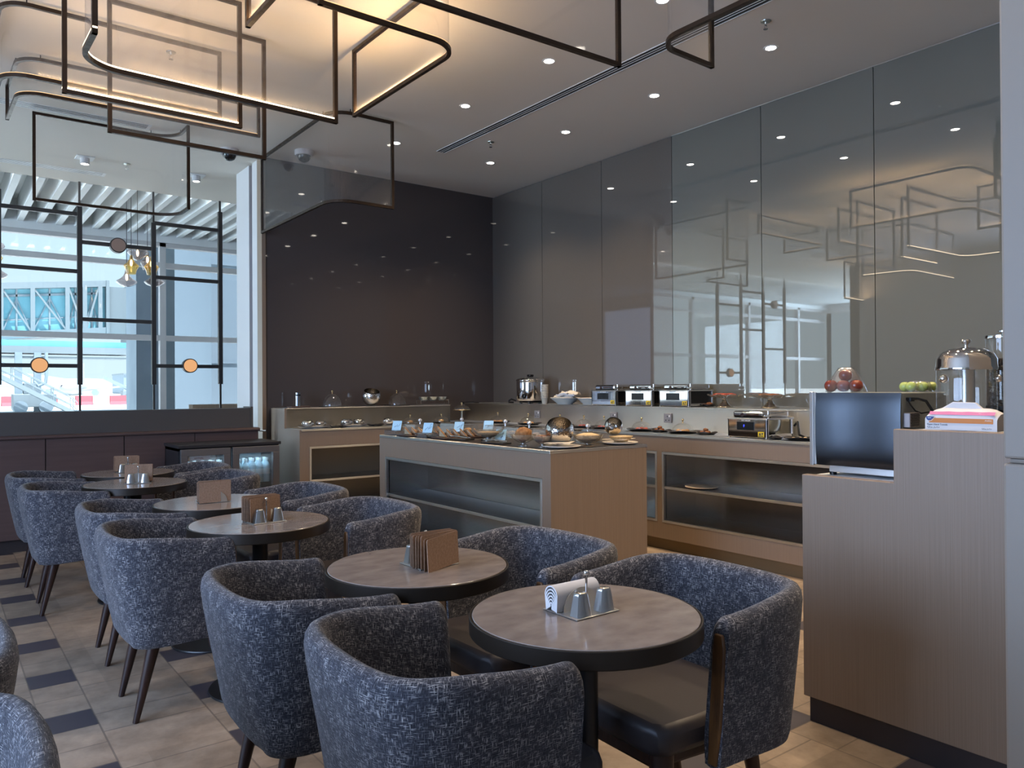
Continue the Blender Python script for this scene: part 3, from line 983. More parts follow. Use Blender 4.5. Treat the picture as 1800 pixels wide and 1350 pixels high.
def make_shaker(label, loc, rz):
    t = thing('salt_shaker', label, 'shaker', loc, rz, 'steel shakers in the caddies')
    bm = BM()
    prof = [(1.0, 0.0), (0.97, 0.003), (0.66, 0.052), (0.60, 0.0585), (0.48, 0.061)]
    rings = []
    for k, z in prof:
        hx, hy = 0.0255 * k, 0.0195 * k
        c = 0.25
        ring = []
        for sx, sy in ((-1, -1), (1, -1), (1, 1), (-1, 1)):
            a = (sx * hx, sy * hy * (1 - c)); b = (sx * hx * (1 - c), sy * hy)
            if sx * sy > 0:
                ring += [b, a] if False else [a, b]
            else:
                ring += [b, a]
        rings.append([bm.verts.new((p[0], p[1], z)) for p in ring])
    for A, B in zip(rings, rings[1:]):
        for i in range(8):
            j = (i + 1) % 8
            bm.faces.new((A[i], A[j], B[j], B[i]))
    bm.faces.new(rings[0]); bm.faces.new(rings[-1])
    part('body', bm, M['satin'], t, smooth=50)
    bm = BM()
    for dx in (-0.005, 0, 0.005):
        cyl(bm, dx, 0, 0.0605, 0.0614, 0.0012, 8)
    part('pour_holes', bm, M['blackp'], t)
    return t

def rot2(x, y, a):
    return x * math.cos(a) - y * math.sin(a), x * math.sin(a) + y * math.cos(a)

cad0 = sh0 = nap0 = None
TZ = 0.7502
where = ['nearest table', 'second nearest table', 'third table from the front', 'fourth table from the front', 'fifth table from the front', 'farthest table']
setup = [(1.408, 1.555, 0.0, True), (1.372, 2.300, PI + 0.02, True), (1.222, 3.512, 0.06, True), (1.222, 4.330, PI - 0.10, True), (1.085, 5.520, -0.25, True), (1.165, 6.310, 0.0, True)]
for i, (cx, cy, rz, _) in enumerate(setup):
    lab = 'steel condiment caddy with ball topped rod on the ' + where[i]
    if cad0 is None:
        cad0 = make_caddy(lab, (cx, cy, TZ), rz)
    else:
        dup(cad0, (cx, cy, TZ), rz, lab)
    for s, side in ((-1, 'left' if abs(rz) < 1 else 'right'), (1, 'right' if abs(rz) < 1 else 'left')):
        dx, dy = rot2(s * 0.042, -0.042, rz)
        lab = '%s one of the two tapered steel shakers on the %s' % (side, where[i])
        loc = (cx + dx, cy + dy, TZ + 0.0042)
        if sh0 is None:
            sh0 = make_shaker(lab, loc, rz)
        else:
            dup(sh0, loc, rz, lab)

# white napkins folded over, one within the other, on the nearest table
cx, cy, rz, _ = setup[0]
for k in range(6):
    r = 0.0035 + 0.0042 * k
    th = 0.0034
    zt = 0.072 - 0.0046 * (5 - k)
    out, inn = [], []
    for a in range(13):
        an = PI - PI * a / 12
        out.append((r * math.cos(an) + th / 2 * math.cos(an), zt - 0.026 + (r + th / 2) * math.sin(an)))
        inn.append((r * math.cos(an) - th / 2 * math.cos(an), zt - 0.026 + (r - th / 2) * math.sin(an)))
    zb0, zb1 = 0.0045 + 0.0008 * (5 - k), 0.005 + 0.0022 * (5 - k)
    ol = [(-r * 0.9 - th / 2, zb0)] + out + [(r * 0.8 + th / 2, zb1), (r * 0.8 - th / 2, zb1)] + inn[::-1] + [(-r * 0.9 + th / 2, zb0)]
    bm = BM()
    prism(bm, [(p[0] + 0.036, p[1]) for p in ol], 'x', -0.079, 0.076)
    o = solo('paper_napkin', bm, M['paper'], 'white ribbed paper napkin folded into the thick bundle on the nearest table', 'napkin', (cx, cy, TZ), rz, 'white napkins folded together in the nearest caddy', smooth=50)

def kraft_napkin():
    bm = BM()
    w, h, th = 0.166, 0.110, 0.0016
    pts = [(0, 0), (w, 0), (w, h * 0.96), (w * 0.97, h), (0.004, h), (0, h * 0.97)]
    prism(bm, [(-p[0], p[1]) for p in pts], 'y', 0, th)
    prism(bm, [(-p[0] * 0.985, p[1] * 0.985) for p in pts], 'y', th * 2.2, th * 3.0)
    prism(bm, [(-0.001, 0.001), (-w * 0.98, 0.001), (-w * 0.98, 0.004), (-0.001, 0.004)], 'y', th * 0.8, th * 2.0)
    return bm
npk = None
for i in range(1, 6):
    cx, cy, rz, _ = setup[i]
    n = 9 if i < 4 else 5
    lab = 'brown paper napkin held upright in the caddy on the ' + where[i]
    g = 'brown napkins in the caddy on the ' + where[i]
    for k in range(n):
        f = k / (n - 1)
        fan = (0.0, 0.0, 0.01, 0.03, 0.07, 0.12, 0.18, 0.25, 0.33)[k] * (1.0 if i == 1 else 0.8) if i in (1, 2) else 0.014 * k
        # napkins open like pages towards the side that faces us
        lx = 0.083
        face = 1 if abs(rz) > 1 else -1
        dx, dy = rot2(lx if face < 0 else -lx, (0.017 + 0.046 * f) if face > 0 else (0.063 - 0.046 * f), rz)
        ang = (rz if face < 0 else rz - PI) + fan
        loc = (cx + dx, cy + dy, TZ + 0.0045 + random.uniform(0, 0.002))
        if npk is None:
            npk = solo('paper_napkin', kraft_napkin(), M['kraft'], lab, 'napkin', loc, ang, g)
            o = npk
        else:
            o = npk.copy(); COL.objects.link(o)
            o['label'] = lab; o['group'] = g
            o.location = loc
        o.rotation_euler = (random.uniform(-0.03, 0.03), random.uniform(-0.02, 0.02) - (0.10 * fan if i in (1, 2) else 0), ang)
        if k % 2:
            o.material_slots[0].link = 'OBJECT'
            o.material_slots[0].material = M['kraft2']
# ------------------------------------------------------------------ the buffet
def cloche(label, loc, r=0.085, h=0.105, knob='brass', group=None):
    t = thing('glass_cloche', label, 'cloche', loc, group=group)
    bm = BM()
    lathe(bm, [(r, 0.0), (r * 0.995, 0.012), (r * 0.93, h * 0.38), (r * 0.76, h * 0.66), (r * 0.48, h * 0.87), (r * 0.2, h * 0.97), (0, h)], 32, cap=False)
    part('dome', bm, M['glass'], t, smooth=60)
    bm = BM(); tube(bm, [(r * math.cos(a * PI / 16), r * math.sin(a * PI / 16), 0.002) for a in range(32)], 0.0022, 6, closed=True); part('rim', bm, M['glass'], t, smooth=True)
    bm = BM(); lathe(bm, [(0.009, h - 0.001), (0.005, h + 0.004), (0.004, h + 0.012), (0.008, h + 0.017), (0.0105, h + 0.024), (0.008, h + 0.031), (0, h + 0.034)], 16); part('knob', bm, M[knob], t, smooth=60)
    return t

def plate(label, loc, r=0.105, mat='tray', name='serving_plate', group=None, cat='plate', flat=False):
    bm = BM()
    if flat:
        lathe(bm, [(0, 0), (r, 0), (r * 1.01, 0.003), (r, 0.007), (0, 0.007)], 36, cap=False)
    else:
        lathe(bm, [(0, 0), (r * 0.6, 0), (r * 0.92, 0.006), (r, 0.013), (r * 0.99, 0.0155), (r * 0.9, 0.010), (r * 0.62, 0.0045), (0, 0.0045)], 36, cap=False)
    return solo(name, bm, M[mat], label, cat, loc, 0, group, smooth=50)

def leafplate(label, loc, rx, ry, rz, mat='tray', group=None):
    bm = BM()
    n = 28
    rings = []
    for k, z in ((0.0, 0.0), (0.7, 0.0), (1.0, 0.016), (0.99, 0.019), (0.68, 0.004), (0.0, 0.004)):
        ring = []
        for i in range(n):
            a = 2 * PI * i / n
            w = 1 + 0.06 * math.sin(5 * a) + (0.18 * max(0, math.cos(a)) ** 6)
            ring.append(bm.verts.new((rx * k * w * math.cos(a), ry * k * w * math.sin(a), z + (0.006 * math.sin(3 * a) if k > 0.9 else 0))))
        rings.append(ring)
    for A, B in zip(rings, rings[1:]):
        for i in range(n):
            j = (i + 1) % n
            if A[i].co == A[j].co:
                continue
            bm.faces.new((A[i], A[j], B[j], B[i]))
    bmesh.ops.remove_doubles(bm, verts=bm.verts[:], dist=1e-5)
    return solo('leaf_plate', bm, M[mat], label, 'plate', loc, rz, group, smooth=50)

def lump(bm, c, r, sq=0.6, seed=0):
    rnd = random.Random(seed)
    n, m = 10, 6
    rings = []
    for i in range(m + 1):
        th = PI * i / m
        ring = []
        for k in range(n):
            a = 2 * PI * k / n
            rr = r * (1 + rnd.uniform(-0.12, 0.12))
            ring.append(bm.verts.new((c[0] + rr * math.sin(th) * math.cos(a), c[1] + rr * math.sin(th) * math.sin(a), c[2] - rr * sq * math.cos(th))))
        rings.append(ring)
    for A, B in zip(rings, rings[1:]):
        for i in range(n):
            j = (i + 1) % n
            bm.faces.new((A[i], A[j], B[j], B[i]))
    bmesh.ops.remove_doubles(bm, verts=bm.verts[:], dist=r * 0.02)

def bite(label, loc, r, mat, group, sq=0.6, name='pastry', cat='pastry'):
    bm = BM(); lump(bm, (0, 0, r * sq), r, sq, seed=int(loc[0] * 1000 + loc[1] * 777))
    return solo(name, bm, M[mat], label, cat, loc, 0, group, smooth=80)

def steel_bowl(label, loc, r, tilt=0.0, rz=0.0, hem=1.0, mat='hammered', group=None):
    """a deep ball shaped steel bowl, leaning over if tilt is given"""
    bm = BM()
    pr = []
    a0 = PI * 0.30
    for i in range(15):
        a = a0 + (PI - a0) * i / 14
        pr.append((r * math.sin(a) if i < 14 else 0, r * (1 + math.cos(a)) * hem))
    inner = [(max(0, p[0] - 0.003) if p[0] > 0 else 0, p[1] + 0.003 if p[0] < r * 0.6 else p[1]) for p in pr[::-1]]
    lathe(bm, pr + inner[:], 36, 0, 0, 0, cap=False)
    o = solo('steel_bowl', bm, M[mat], label, 'bowl', loc, rz, group, smooth=60)
    if tilt:
        o.rotation_euler = (tilt, 0, rz)
        # keep the lowest point of the tilted ball on the surface (the ball is round, so it only rolls)
        d = Matrix.Rotation(rz, 3, 'Z') @ (Matrix.Rotation(tilt, 3, 'X') @ Vector((0, 0, r)))
        o.location = (loc[0] - d.x, loc[1] - d.y, loc[2] + r - d.z + 0.001)
    return o

# --- far counter, upper level
ZFU = ZU - 0.01 + 0.0008
t = thing('cup_caddy', 'dark three tube cutlery holder on a small tray, left end of far ledge', 'holder', (3.07, 7.80, ZFU))
bm = BM(); box(bm, -0.095, 0.115, -0.06, 0.07, 0, 0.012); part('tray', bm, M['plum'], t, bev=0.003)
for k, x in enumerate((-0.055, 0.010, 0.072)):
    bm = BM(); lathe(bm, [(0.027, 0.012), (0.027, 0.155), (0.024, 0.155), (0.024, 0.03), (0, 0.03)], 20); part('tube', bm, M['satin'] if k != 1 else M['black'], t, smooth=40)
    bm = BM(); lathe(bm, [(0.0275, 0.122), (0.0278, 0.124), (0.0278, 0.132), (0.0275, 0.134)], 20, cap=False); part('band', bm, M['blackp'], t)
plate('dark round plate under the left cloche on the far ledge', (3.455, 7.80, ZFU), 0.145, flat=True)
cloche('tall glass cloche on the far ledge, between the cutlery holder and the tilted bowl', (3.455, 7.80, ZFU + 0.0075), 0.105, 0.135)
steel_bowl('hammered steel bowl leaning over on the far ledge between two glass cloches', (3.92, 7.80, ZFU), 0.105, 0.42, -0.2)
plate('dark round plate under the right cloche on the far ledge', (4.24, 7.80, ZFU), 0.150, flat=True)
cloche('tall glass cloche on the far ledge to the right of the tilted bowl', (4.24, 7.80, ZFU + 0.0075), 0.105, 0.135)
t = thing('bowl_rack', 'low wire rack holding three small bowls on the far ledge', 'rack', (4.72, 7.80, ZFU))
bm = BM()
for x in (-0.19, 0.19):
    for y in (-0.05, 0.05):
        tube(bm, [(x, y, 0), (x, y, 0.06)], 0.0025, 6)
for y in (-0.05, 0.05):
    tube(bm, [(-0.19, y, 0.055), (0.19, y, 0.055)], 0.0025, 6); tube(bm, [(-0.19, y, 0.004), (0.19, y, 0.004)], 0.0025, 6)
part('wire_frame', bm, M['chrome'], t)
rb = None
for x, w in ((4.595, 'left'), (4.72, 'middle'), (4.845, 'right')):
    lab = '%s one of the three small bowls in the wire rack on the far ledge' % w
    if rb is None:
        bm = BM(); lathe(bm, [(0, 0.0), (0.03, 0.002), (0.05, 0.022), (0.058, 0.05), (0.055, 0.05), (0.047, 0.024), (0.028, 0.006), (0, 0.005)], 24, cap=False)
        rb = solo('small_bowl', bm, M['potsteel'], lab, 'bowl', (x, 7.80, ZFU + 0.042), 0, 'small bowls in the wire rack', smooth=50)
    else:
        dup(rb, (x, 7.80, ZFU + 0.042), 0, lab)
t = thing('serving_tongs', 'dark serving tongs lying on the far ledge near the corner', 'tongs', (5.25, 7.78, ZFU))
for s in (-1, 1):
    bm = BM(); tube(bm, [(-0.12, s * 0.004, 0.02), (0, s * 0.016, 0.022), (0.10, s * 0.022, 0.012)], 0.005, 8); part('tong_arm', bm, M['blackp'], t, smooth=True)
bm = BM(); tube(bm, [(-0.11, 0, 0.0), (-0.11, 0, 0.02)], 0.008, 8); tube(bm, [(0.09, 0, 0.0), (0.09, 0, 0.012)], 0.02, 8); part('rest', bm, M['blackp'], t)

# --- far counter, lower level
z = ZL + 0.0006
leafplate('pale tray under the two bowls at the left end of the far counter', (3.075, 7.38, z), 0.165, 0.075, 0, 'steel')
steel_bowl('shiny steel bowl at the far left end of the far counter', (3.005, 7.38, z + 0.0045), 0.060, 0, 0, 0.72, 'chrome')
steel_bowl('smaller dark bowl second from the left on the far counter', (3.145, 7.38, z + 0.0045), 0.056, 0, 0, 0.72, 'hammered')
leafplate('dark leaf plate between the two pairs of bowls on the far counter', (3.293, 7.33, z), 0.075, 0.055, 0.3)
leafplate('pale tray under the second pair of bowls on the far counter', (3.50, 7.40, z), 0.16, 0.075, 0, 'steel')
steel_bowl('gold lit steel bowl, left of the second pair on the far counter', (3.435, 7.40, z + 0.0045), 0.062, 0, 0, 0.72, 'chrome')
steel_bowl('dull steel bowl, right of the second pair on the far counter', (3.572, 7.40, z + 0.0045), 0.060, 0, 0, 0.72, 'hammered')
leafplate('dark leaf plate with ragged rim to the right of the second bowl pair', (3.735, 7.34, z), 0.085, 0.06, -0.2)
steel_bowl('steel bowl nearest the island on the far counter', (3.93, 7.42, z), 0.062, 0, 0, 0.72, 'chrome')
for x, y, lab in ((4.20, 7.42, 'left of two cloches on the far counter seen over the toast'), (4.60, 7.42, 'right of two cloches on the far counter, beside the cake stand')):
    plate('dark plate beneath the ' + lab, (x, y, z), 0.105)
    cloche('glass dome, ' + lab, (x, y, z + 0.0165), 0.085, 0.062)
    bite('golden pastry under the ' + lab, (x, y, z + 0.005), 0.032, 'pastry', None)
t = thing('cake_stand', 'slim tall cake stand with glass lid in the counter corner', 'stand', (4.93, 7.50, z))
bm = BM(); lathe(bm, [(0, 0), (0.06, 0), (0.06, 0.004), (0.014, 0.014), (0.011, 0.03), (0.011, 0.12), (0.02, 0.135), (0, 0.135)], 24, cap=False); part('stem', bm, M['potsteel'], t, smooth=40)
bm = BM(); lathe(bm, [(0, 0.135), (0.105, 0.138), (0.11, 0.146), (0.105, 0.146), (0, 0.142)], 36, cap=False); part('plate', bm, M['brass'], t, smooth=40)
cloche('low glass lid with brass knob on top of the slim cake stand', (4.93, 7.50, z + 0.1465), 0.092, 0.05)

# --- right counter, lower level: seven cloches over dark leaf plates
cl = [(6.95, 'first cloche from the wall corner on the long counter'), (6.40, 'second cloche from the wall corner on the long counter'), (5.885, 'third cloche from the corner, just behind the big steel bowl'),
      (5.53, 'fourth cloche from the corner, behind the oat bowl'), (5.25, 'fifth cloche from the corner, left of the farther bright socket'),
      (4.77, 'sixth cloche from the corner, between the two bright sockets'), (4.30, 'last and nearest cloche, right of the nearer bright socket')]
c1 = None
for i, (y, lab) in enumerate(cl):
    leafplate('black leaf plate under the ' + lab.replace(' on the long counter', ''), (5.05, y, z), 0.135 if i > 2 else 0.12, 0.105, -0.9)
    if c1 is None:
        c1 = cloche(lab[0].upper() + lab[1:], (5.05, y, z + 0.017), 0.092, 0.072, group='glass cloches along the long counter')
    else:
        dup(c1, (5.05, y, z + 0.017), 0, 'Glass dome, ' + lab)
    mats = ('pastry', 'pastry', 'pastry', 'redfood', 'redfood', 'redfood', 'pastry')[i]
    for k in range(3):
        a = 2.1 * k + i
        bite('%s sweet bite under the %s' % ('red' if mats == 'redfood' else 'golden', lab), (5.05 + 0.040 * math.cos(a), y + 0.040 * math.sin(a), z + 0.005), 0.024, mats, 'sweet bites under the ' + lab)
for y, lab in ((4.555, 'small dark dish of brown snacks between the last two cloches'), (4.06, 'small dark dish of brown snacks between the last cloche and the warmer')):
    leafplate(lab, (5.05, y, z), 0.080, 0.06, -1.2)
    for k in range(4):
        bite('dark brown snack heaped in the ' + lab.replace('small dark dish of brown snacks', 'small dish'), (5.05 + (0.028 if k < 3 else 0) * math.cos(2.1 * k), y + (0.028 if k < 3 else 0) * math.sin(2.1 * k), z + (0.005 if k < 3 else 0.026)), 0.022, 'choc', 'brown snacks in the ' + lab[:30], name='snack', cat='snack')
leafplate('small dark dish right beside the lower food warmer', (4.97, 3.34, z), 0.06, 0.045, 0.4)
leafplate('dark nut tray at the near end of the long counter', (5.02, 3.15, z), 0.15, 0.095, -1.3)
for k in range(9):
    bite('pale nut scattered on the dark nut tray', (5.02 + 0.07 * math.cos(2.4 * k) * (k / 9) ** 0.5, 3.15 + 0.10 * math.sin(2.4 * k) * (k / 9) ** 0.5, z + 0.0045), 0.013, 'crumb', 'nuts on the dark nut tray', name='nut', cat='nut')

# --- food warmers (square chafing units)
def warmer(label, loc, pot, lcd, group):
    t = thing('food_warmer', label, 'food warmer', loc, -PI / 2, group)
    W, D, H = 0.345, 0.34, 0.152
    # local: front on y=0, x along the front
    bm = BM()
    box(bm, 0, W, 0, 0.02, 0.006, H); box(bm, 0.0, W, 0.02, D, 0.006, 0.03)
    part('front_panel', bm, M['chrome'], t, bev=0.003)
    bm = BM(); box(bm, -0.006, W + 0.006, -0.006, D + 0.006, H - 0.012, H); part('top_rim', bm, M['steel'], t, bev=0.003)
    for xa, xb, ya, yb in ((W - 0.014, W, 0.0, 0.03), (0, 0.012, 0.0, 0.03), (0, 0.02, D - 0.02, D), (W - 0.02, W, D - 0.02, D)):
        bm = BM(); box(bm, xa, xb, ya, yb, 0, H - 0.012); part('leg', bm, M['steel'], t, bev=0.002)
    bm = BM(); box(bm, 0.085, 0.240, -0.003, 0.001, 0.060, 0.122); s = part('display_window', bm, M['blackp'], t, bev=0.004)
    if lcd:
        bm = BM()
        for a in (0.0, 0.5):
            tube(bm, [(0.150 + 0.004 * math.cos(2 * PI * i / 10), -0.0035, 0.088 + a * 0.014 + 0.006 * math.sin(2 * PI * i / 10)) for i in range(8)], 0.0013, 5)
        part('blue_digit', bm, M['bluelcd'], s)
    bm = BM(); box(bm, 0.272, 0.325, -0.002, 0.001, 0.014, 0.052); s = part('warning_sticker', bm, M['yellow'], t)
    bm = BM(); prism(bm, [(0.280, 0.027), (0.300, 0.027), (0.290, 0.046)], 'y', -0.0028, -0.0018); box(bm, 0.304, 0.316, -0.0028, -0.0018, 0.030, 0.044); box(bm, 0.278, 0.319, -0.0028, -0.0018, 0.018, 0.023); part('warning_mark', bm, M['ink'], s)
    tb = text_bm('METALUX', 0.018); part('lettering', face_minus_y(tb, 0.125, -0.0012, 0.127), M['whiteprint'], t)
    if pot:
        bm = BM(); lathe(bm, [(0.10, 0.03), (0.135, 0.05), (0.145, 0.10), (0.145, H - 0.012)], 32, W / 2, D / 2 + 0.012); part('water_pan', bm, M['potsteel'], t, smooth=50)
    else:
        bm = BM(); box(bm, 0.018, W - 0.018, 0.02, D - 0.02, 0.03, H - 0.012); part('water_pan', bm, M['blackp'], t)
    bm = BM()
    box(bm, 0.035, W - 0.03, 0.012, D - 0.005, H, H + 0.052)
    lid = part('lid', bm, M['chrome'], t, bev=0.018)
    lid.modifiers['bevel'].segments = 4
    bm = BM()
    tube(bm, [(0.185, 0.012, H + 0.022), (0.185, -0.016, H + 0.026), (0.265, -0.016, H + 0.026), (0.265, 0.012, H + 0.022)], 0.005, 8); part('handle', bm, M['darkwood'], lid, smooth=True)
    bm = BM(); lathe(bm, [(0, 0), (0.016, 0), (0.014, 0.004), (0, 0.004)], 16, cap=False)
    bm.transform(Matrix.Rotation(PI / 2, 4, 'X')); bm.transform(Matrix.Translation((0.125, 0.0125, H + 0.022))); part('badge', bm, M['darkwood'], lid)
    bm = BM(); hcyl(bm, (W - 0.025, 0.03, H + 0.016), (W + 0.012, 0.03, H + 0.016), 0.014, 14); hcyl(bm, (W - 0.005, 0.03, H + 0.0), (W - 0.005, 0.03, H + 0.055), 0.008, 10); part('hinge', bm, M['chrome'], lid, smooth=40)
    return t
GW = 'square steel food warmers with dark displays'
warmer('polished steel food warmer with lit blue digit on the lower level of the long counter', (4.92, 3.742, z), True, True, GW)
zu = ZU + 0.0006
warmer('dull brown reflecting food warmer, farthest of three on the upper ledge', (5.345, 5.735, zu), False, False, GW)
warmer('bright steel food warmer, middle of three on the upper ledge', (5.345, 5.262, zu), False, False, GW)
warmer('bright steel food warmer, nearest of three on the upper ledge', (5.345, 4.828, zu), False, False, GW)
t = solo('power_cable', (lambda b: (tube(b, [(5.19, 3.34, 1.06), (5.17, 3.30, 1.09), (5.13, 3.27, 1.06), (5.11, 3.25, 1.0), (5.15, 3.22, 0.976), (5.22, 3.20, 0.976), (5.24, 3.17, 1.03), (5.27, 3.16, 1.08)], 0.009, 8), b)[1])(BM()), M['blackp'], 'thick black power cable looping beside the pot of the lower food warmer', 'cable', smooth=True)
t = thing('plug', 'black plugs pushed into the backsplash behind the lower food warmer', 'plug', (5.299, 3.17, 1.085))
bm = BM(); box(bm, -0.05, 0, -0.03, 0.03, -0.035, 0.035); part('plug_body', bm, M['blackp'], t, bev=0.008)
bm = BM(); box(bm, -0.045, -0.0, 0.035, 0.075, -0.05, 0.01); part('plug_body', bm, M['blackp'], t, bev=0.008)

# --- upper ledge of the long counter
t = thing('soup_kettle', 'round polished soup kettle with black lid knob on the upper ledge by the wall corner', 'kettle', (5.50, 6.93, zu))
bm = BM(); lathe(bm, [(0.12, 0.022), (0.150, 0.035), (0.158, 0.06), (0.160, 0.24), (0.156, 0.262), (0.15, 0.268)], 40); part('body', bm, M['chrome'], t, smooth=50)
bm = BM(); lathe(bm, [(0.163, 0.258), (0.165, 0.264), (0.163, 0.272), (0.15, 0.285), (0.10, 0.302), (0.03, 0.310), (0, 0.310)], 40); part('lid', bm, M['chrome'], t, smooth=40)
bm = BM(); box(bm, -0.03, 0.03, -0.03, 0.03, 0.310, 0.334); part('lid_knob', bm, M['blackp'], t, bev=0.008)
bm = BM(); lathe(bm, [(0.027, 0), (0.027, 0.012), (0.02, 0.016), (0, 0.016)], 20); bm.transform(Matrix.Rotation(-PI / 2, 4, 'Y')); bm.transform(Matrix.Translation((-0.143, -0.07, 0.085))); part('dial', bm, M['blackp'], t, smooth=40)
bm = BM()
for a in range(4):
    x, y = 0.11 * math.cos(PI / 4 + a * PI / 2), 0.11 * math.sin(PI / 4 + a * PI / 2)
    cyl(bm, x, y, 0, 0.024, 0.018, 12)
lathe(bm, [(0.14, 0.012), (0.145, 0.018), (0.12, 0.024)], 32)
part('foot', bm, M['blackp'], t)
solo('power_cable', (lambda b: (tube(b, [(5.42, 7.10, zu + 0.03), (5.40, 7.16, zu + 0.05), (5.41, 7.22, zu + 0.03), (5.44, 7.27, zu + 0.012), (5.46, 7.20, zu + 0.01)], 0.009, 8), b)[1])(BM()), M['blackp'], 'black power cable bunched on the ledge left of the soup kettle', 'cable', smooth=True)
cup = None
for k in range(9):
    zc = zu + 0.0175 * k
    lab = 'cream paper cup nested in the tall cup stack right of the soup kettle'
    if cup is None:
        bm = BM(); lathe(bm, [(0, 0.004), (0.026, 0.004), (0.026, 0), (0.028, 0), (0.041, 0.072), (0.043, 0.074), (0.041, 0.077), (0.0385, 0.074), (0.027, 0.006), (0, 0.006)], 24, cap=False)
        cup = solo('paper_cup', bm, M['cup'], lab, 'cup', (5.43, 6.585, zc), 0, 'stack of cream paper cups', smooth=40)
    else:
        dup(cup, (5.43, 6.585, zc), 0)
def oval_dish(label, loc, rx, ry, h, rz, group=None):
    bm = BM()
    n = 36
    rings = []
    for k, zz in ((0.0, 0.0), (0.5, 0.0), (0.55, 0.012), (0.85, h * 0.72), (1.0, h), (0.97, h + 0.003), (0.82, h * 0.78), (0.5, 0.018), (0.0, 0.016)):
        rings.append([bm.verts.new((rx * k * math.cos(2 * PI * i / n), ry * k * math.sin(2 * PI * i / n), zz)) for i in range(n)])
    for A, B in zip(rings, rings[1:]):
        for i in range(n):
            j = (i + 1) % n
            bm.faces.new((A[i], A[j], B[j], B[i]))
    bmesh.ops.remove_doubles(bm, verts=bm.verts[:], dist=1e-5)
    return solo('oval_dish', bm, M['china'], label, 'dish', loc, rz, group, smooth=50)
oval_dish('white oval dish heaped with paper napkins beside the cup stack', (5.47, 6.29, zu), 0.13, 0.20, 0.07, 0)
for k in range(5):
    bm = BM()
    n = 9
    rr = random.Random(40 + k)
    v = [[bm.verts.new((0.055 * (2 * j / 4 - 1) * (1 - 0.25 * abs(2 * i / (n - 1) - 1)), 0.13 * (2 * i / (n - 1) - 1), 0.018 * math.sin(j * 1.6 + k) + 0.01 * math.sin(i * 1.1 + k))) for j in range(5)] for i in range(n)]
    for i in range(n - 1):
        for j in range(4):
            bm.faces.new((v[i][j], v[i + 1][j], v[i + 1][j + 1], v[i][j + 1]))
    o = solo('paper_napkin', bm, M['paper'] if k % 2 else M['doily'], 'cream napkin heaped in the white oval dish by the cups', 'napkin', (5.46 + rr.uniform(-0.03, 0.03), 6.27 - 0.02 * k, zu + 0.068 + 0.015 * k), rr.uniform(-0.3, 0.3), 'cream napkins heaped in the white oval dish', smooth=True)
    o.modifiers.new('thick', 'SOLIDIFY').thickness = 0.002
oval_dish('empty white oval dish between the napkin dish and the farthest food warmer', (5.50, 5.93, zu), 0.11, 0.16, 0.068, 0.0)
def cakestand(label, loc, food, group):
    t = thing('footed_cake_stand', label, 'stand', loc, 0.3, group)
    bm = BM(); lathe(bm, [(0, 0), (0.072, 0), (0.075, 0.005), (0.066, 0.014), (0.040, 0.032), (0.022, 0.055), (0.018, 0.070), (0.024, 0.078), (0, 0.078)], 32, cap=False); part('foot', bm, M['hammered'], t, smooth=50)
    bm = BM()
    n = 48
    rings = []
    for k, zz in ((0.0, 0.078), (0.2, 0.078), (0.6, 0.085), (1.0, 0.108), (0.99, 0.111), (0.6, 0.090), (0.0, 0.084)):
        rings.append([bm.verts.new((0.150 * k * math.cos(2 * PI * i / n) * (1 + 0.05 * math.cos(8 * 2 * PI * i / n) * k), 0.150 * k * math.sin(2 * PI * i / n) * (1 + 0.05 * math.cos(8 * 2 * PI * i / n) * k), zz + 0.006 * k * math.cos(8 * 2 * PI * i / n))) for i in range(n)])
    for A, B in zip(rings, rings[1:]):
        for i in range(n):
            j = (i + 1) % n
            bm.faces.new((A[i], A[j], B[j], B[i]))
    bmesh.ops.remove_doubles(bm, verts=bm.verts[:], dist=1e-5)
    part('scalloped_plate', bm, M['ribbed'], t, smooth=60)
    return t
cakestand('glass cake stand with red slices right of the nearest ledge warmer', (5.50, 4.215, zu), 'redfood', 'footed glass cake stands on the ledge')
cakestand('glass cake stand with brown biscuits above the lower food warmer', (5.50, 3.76, zu), 'pastry', 'footed glass cake stands on the ledge')
for k in range(5):
    a = 2 * PI * k / 5
    bite('flat red slice laid on the farther glass cake stand', (5.50 + 0.06 * math.cos(a), 4.215 + 0.06 * math.sin(a), zu + 0.0925), 0.042, 'redfood', 'red slices on the farther cake stand', 0.35, 'sweet_slice', 'sweet')
    bite('brown biscuit laid on the nearer glass cake stand', (5.50 + 0.06 * math.cos(a), 3.76 + 0.06 * math.sin(a), zu + 0.0925), 0.042, 'choc', 'biscuits on the nearer cake stand', 0.3, 'biscuit', 'biscuit')
leafplate('small dark dish on the ledge behind the nearest ledge warmer', (5.60, 4.46, zu), 0.06, 0.04, 0)
bite('dark snack in the small dish behind the nearest ledge warmer', (5.60, 4.46, zu + 0.0045), 0.03, 'choc', None, name='snack', cat='snack')

# --- under the long counter
plate('pale round tray lying alone on the open shelf of the long counter', (4.985, 4.05, 0.5365), 0.135, 'doily', 'round_tray', cat='tray')

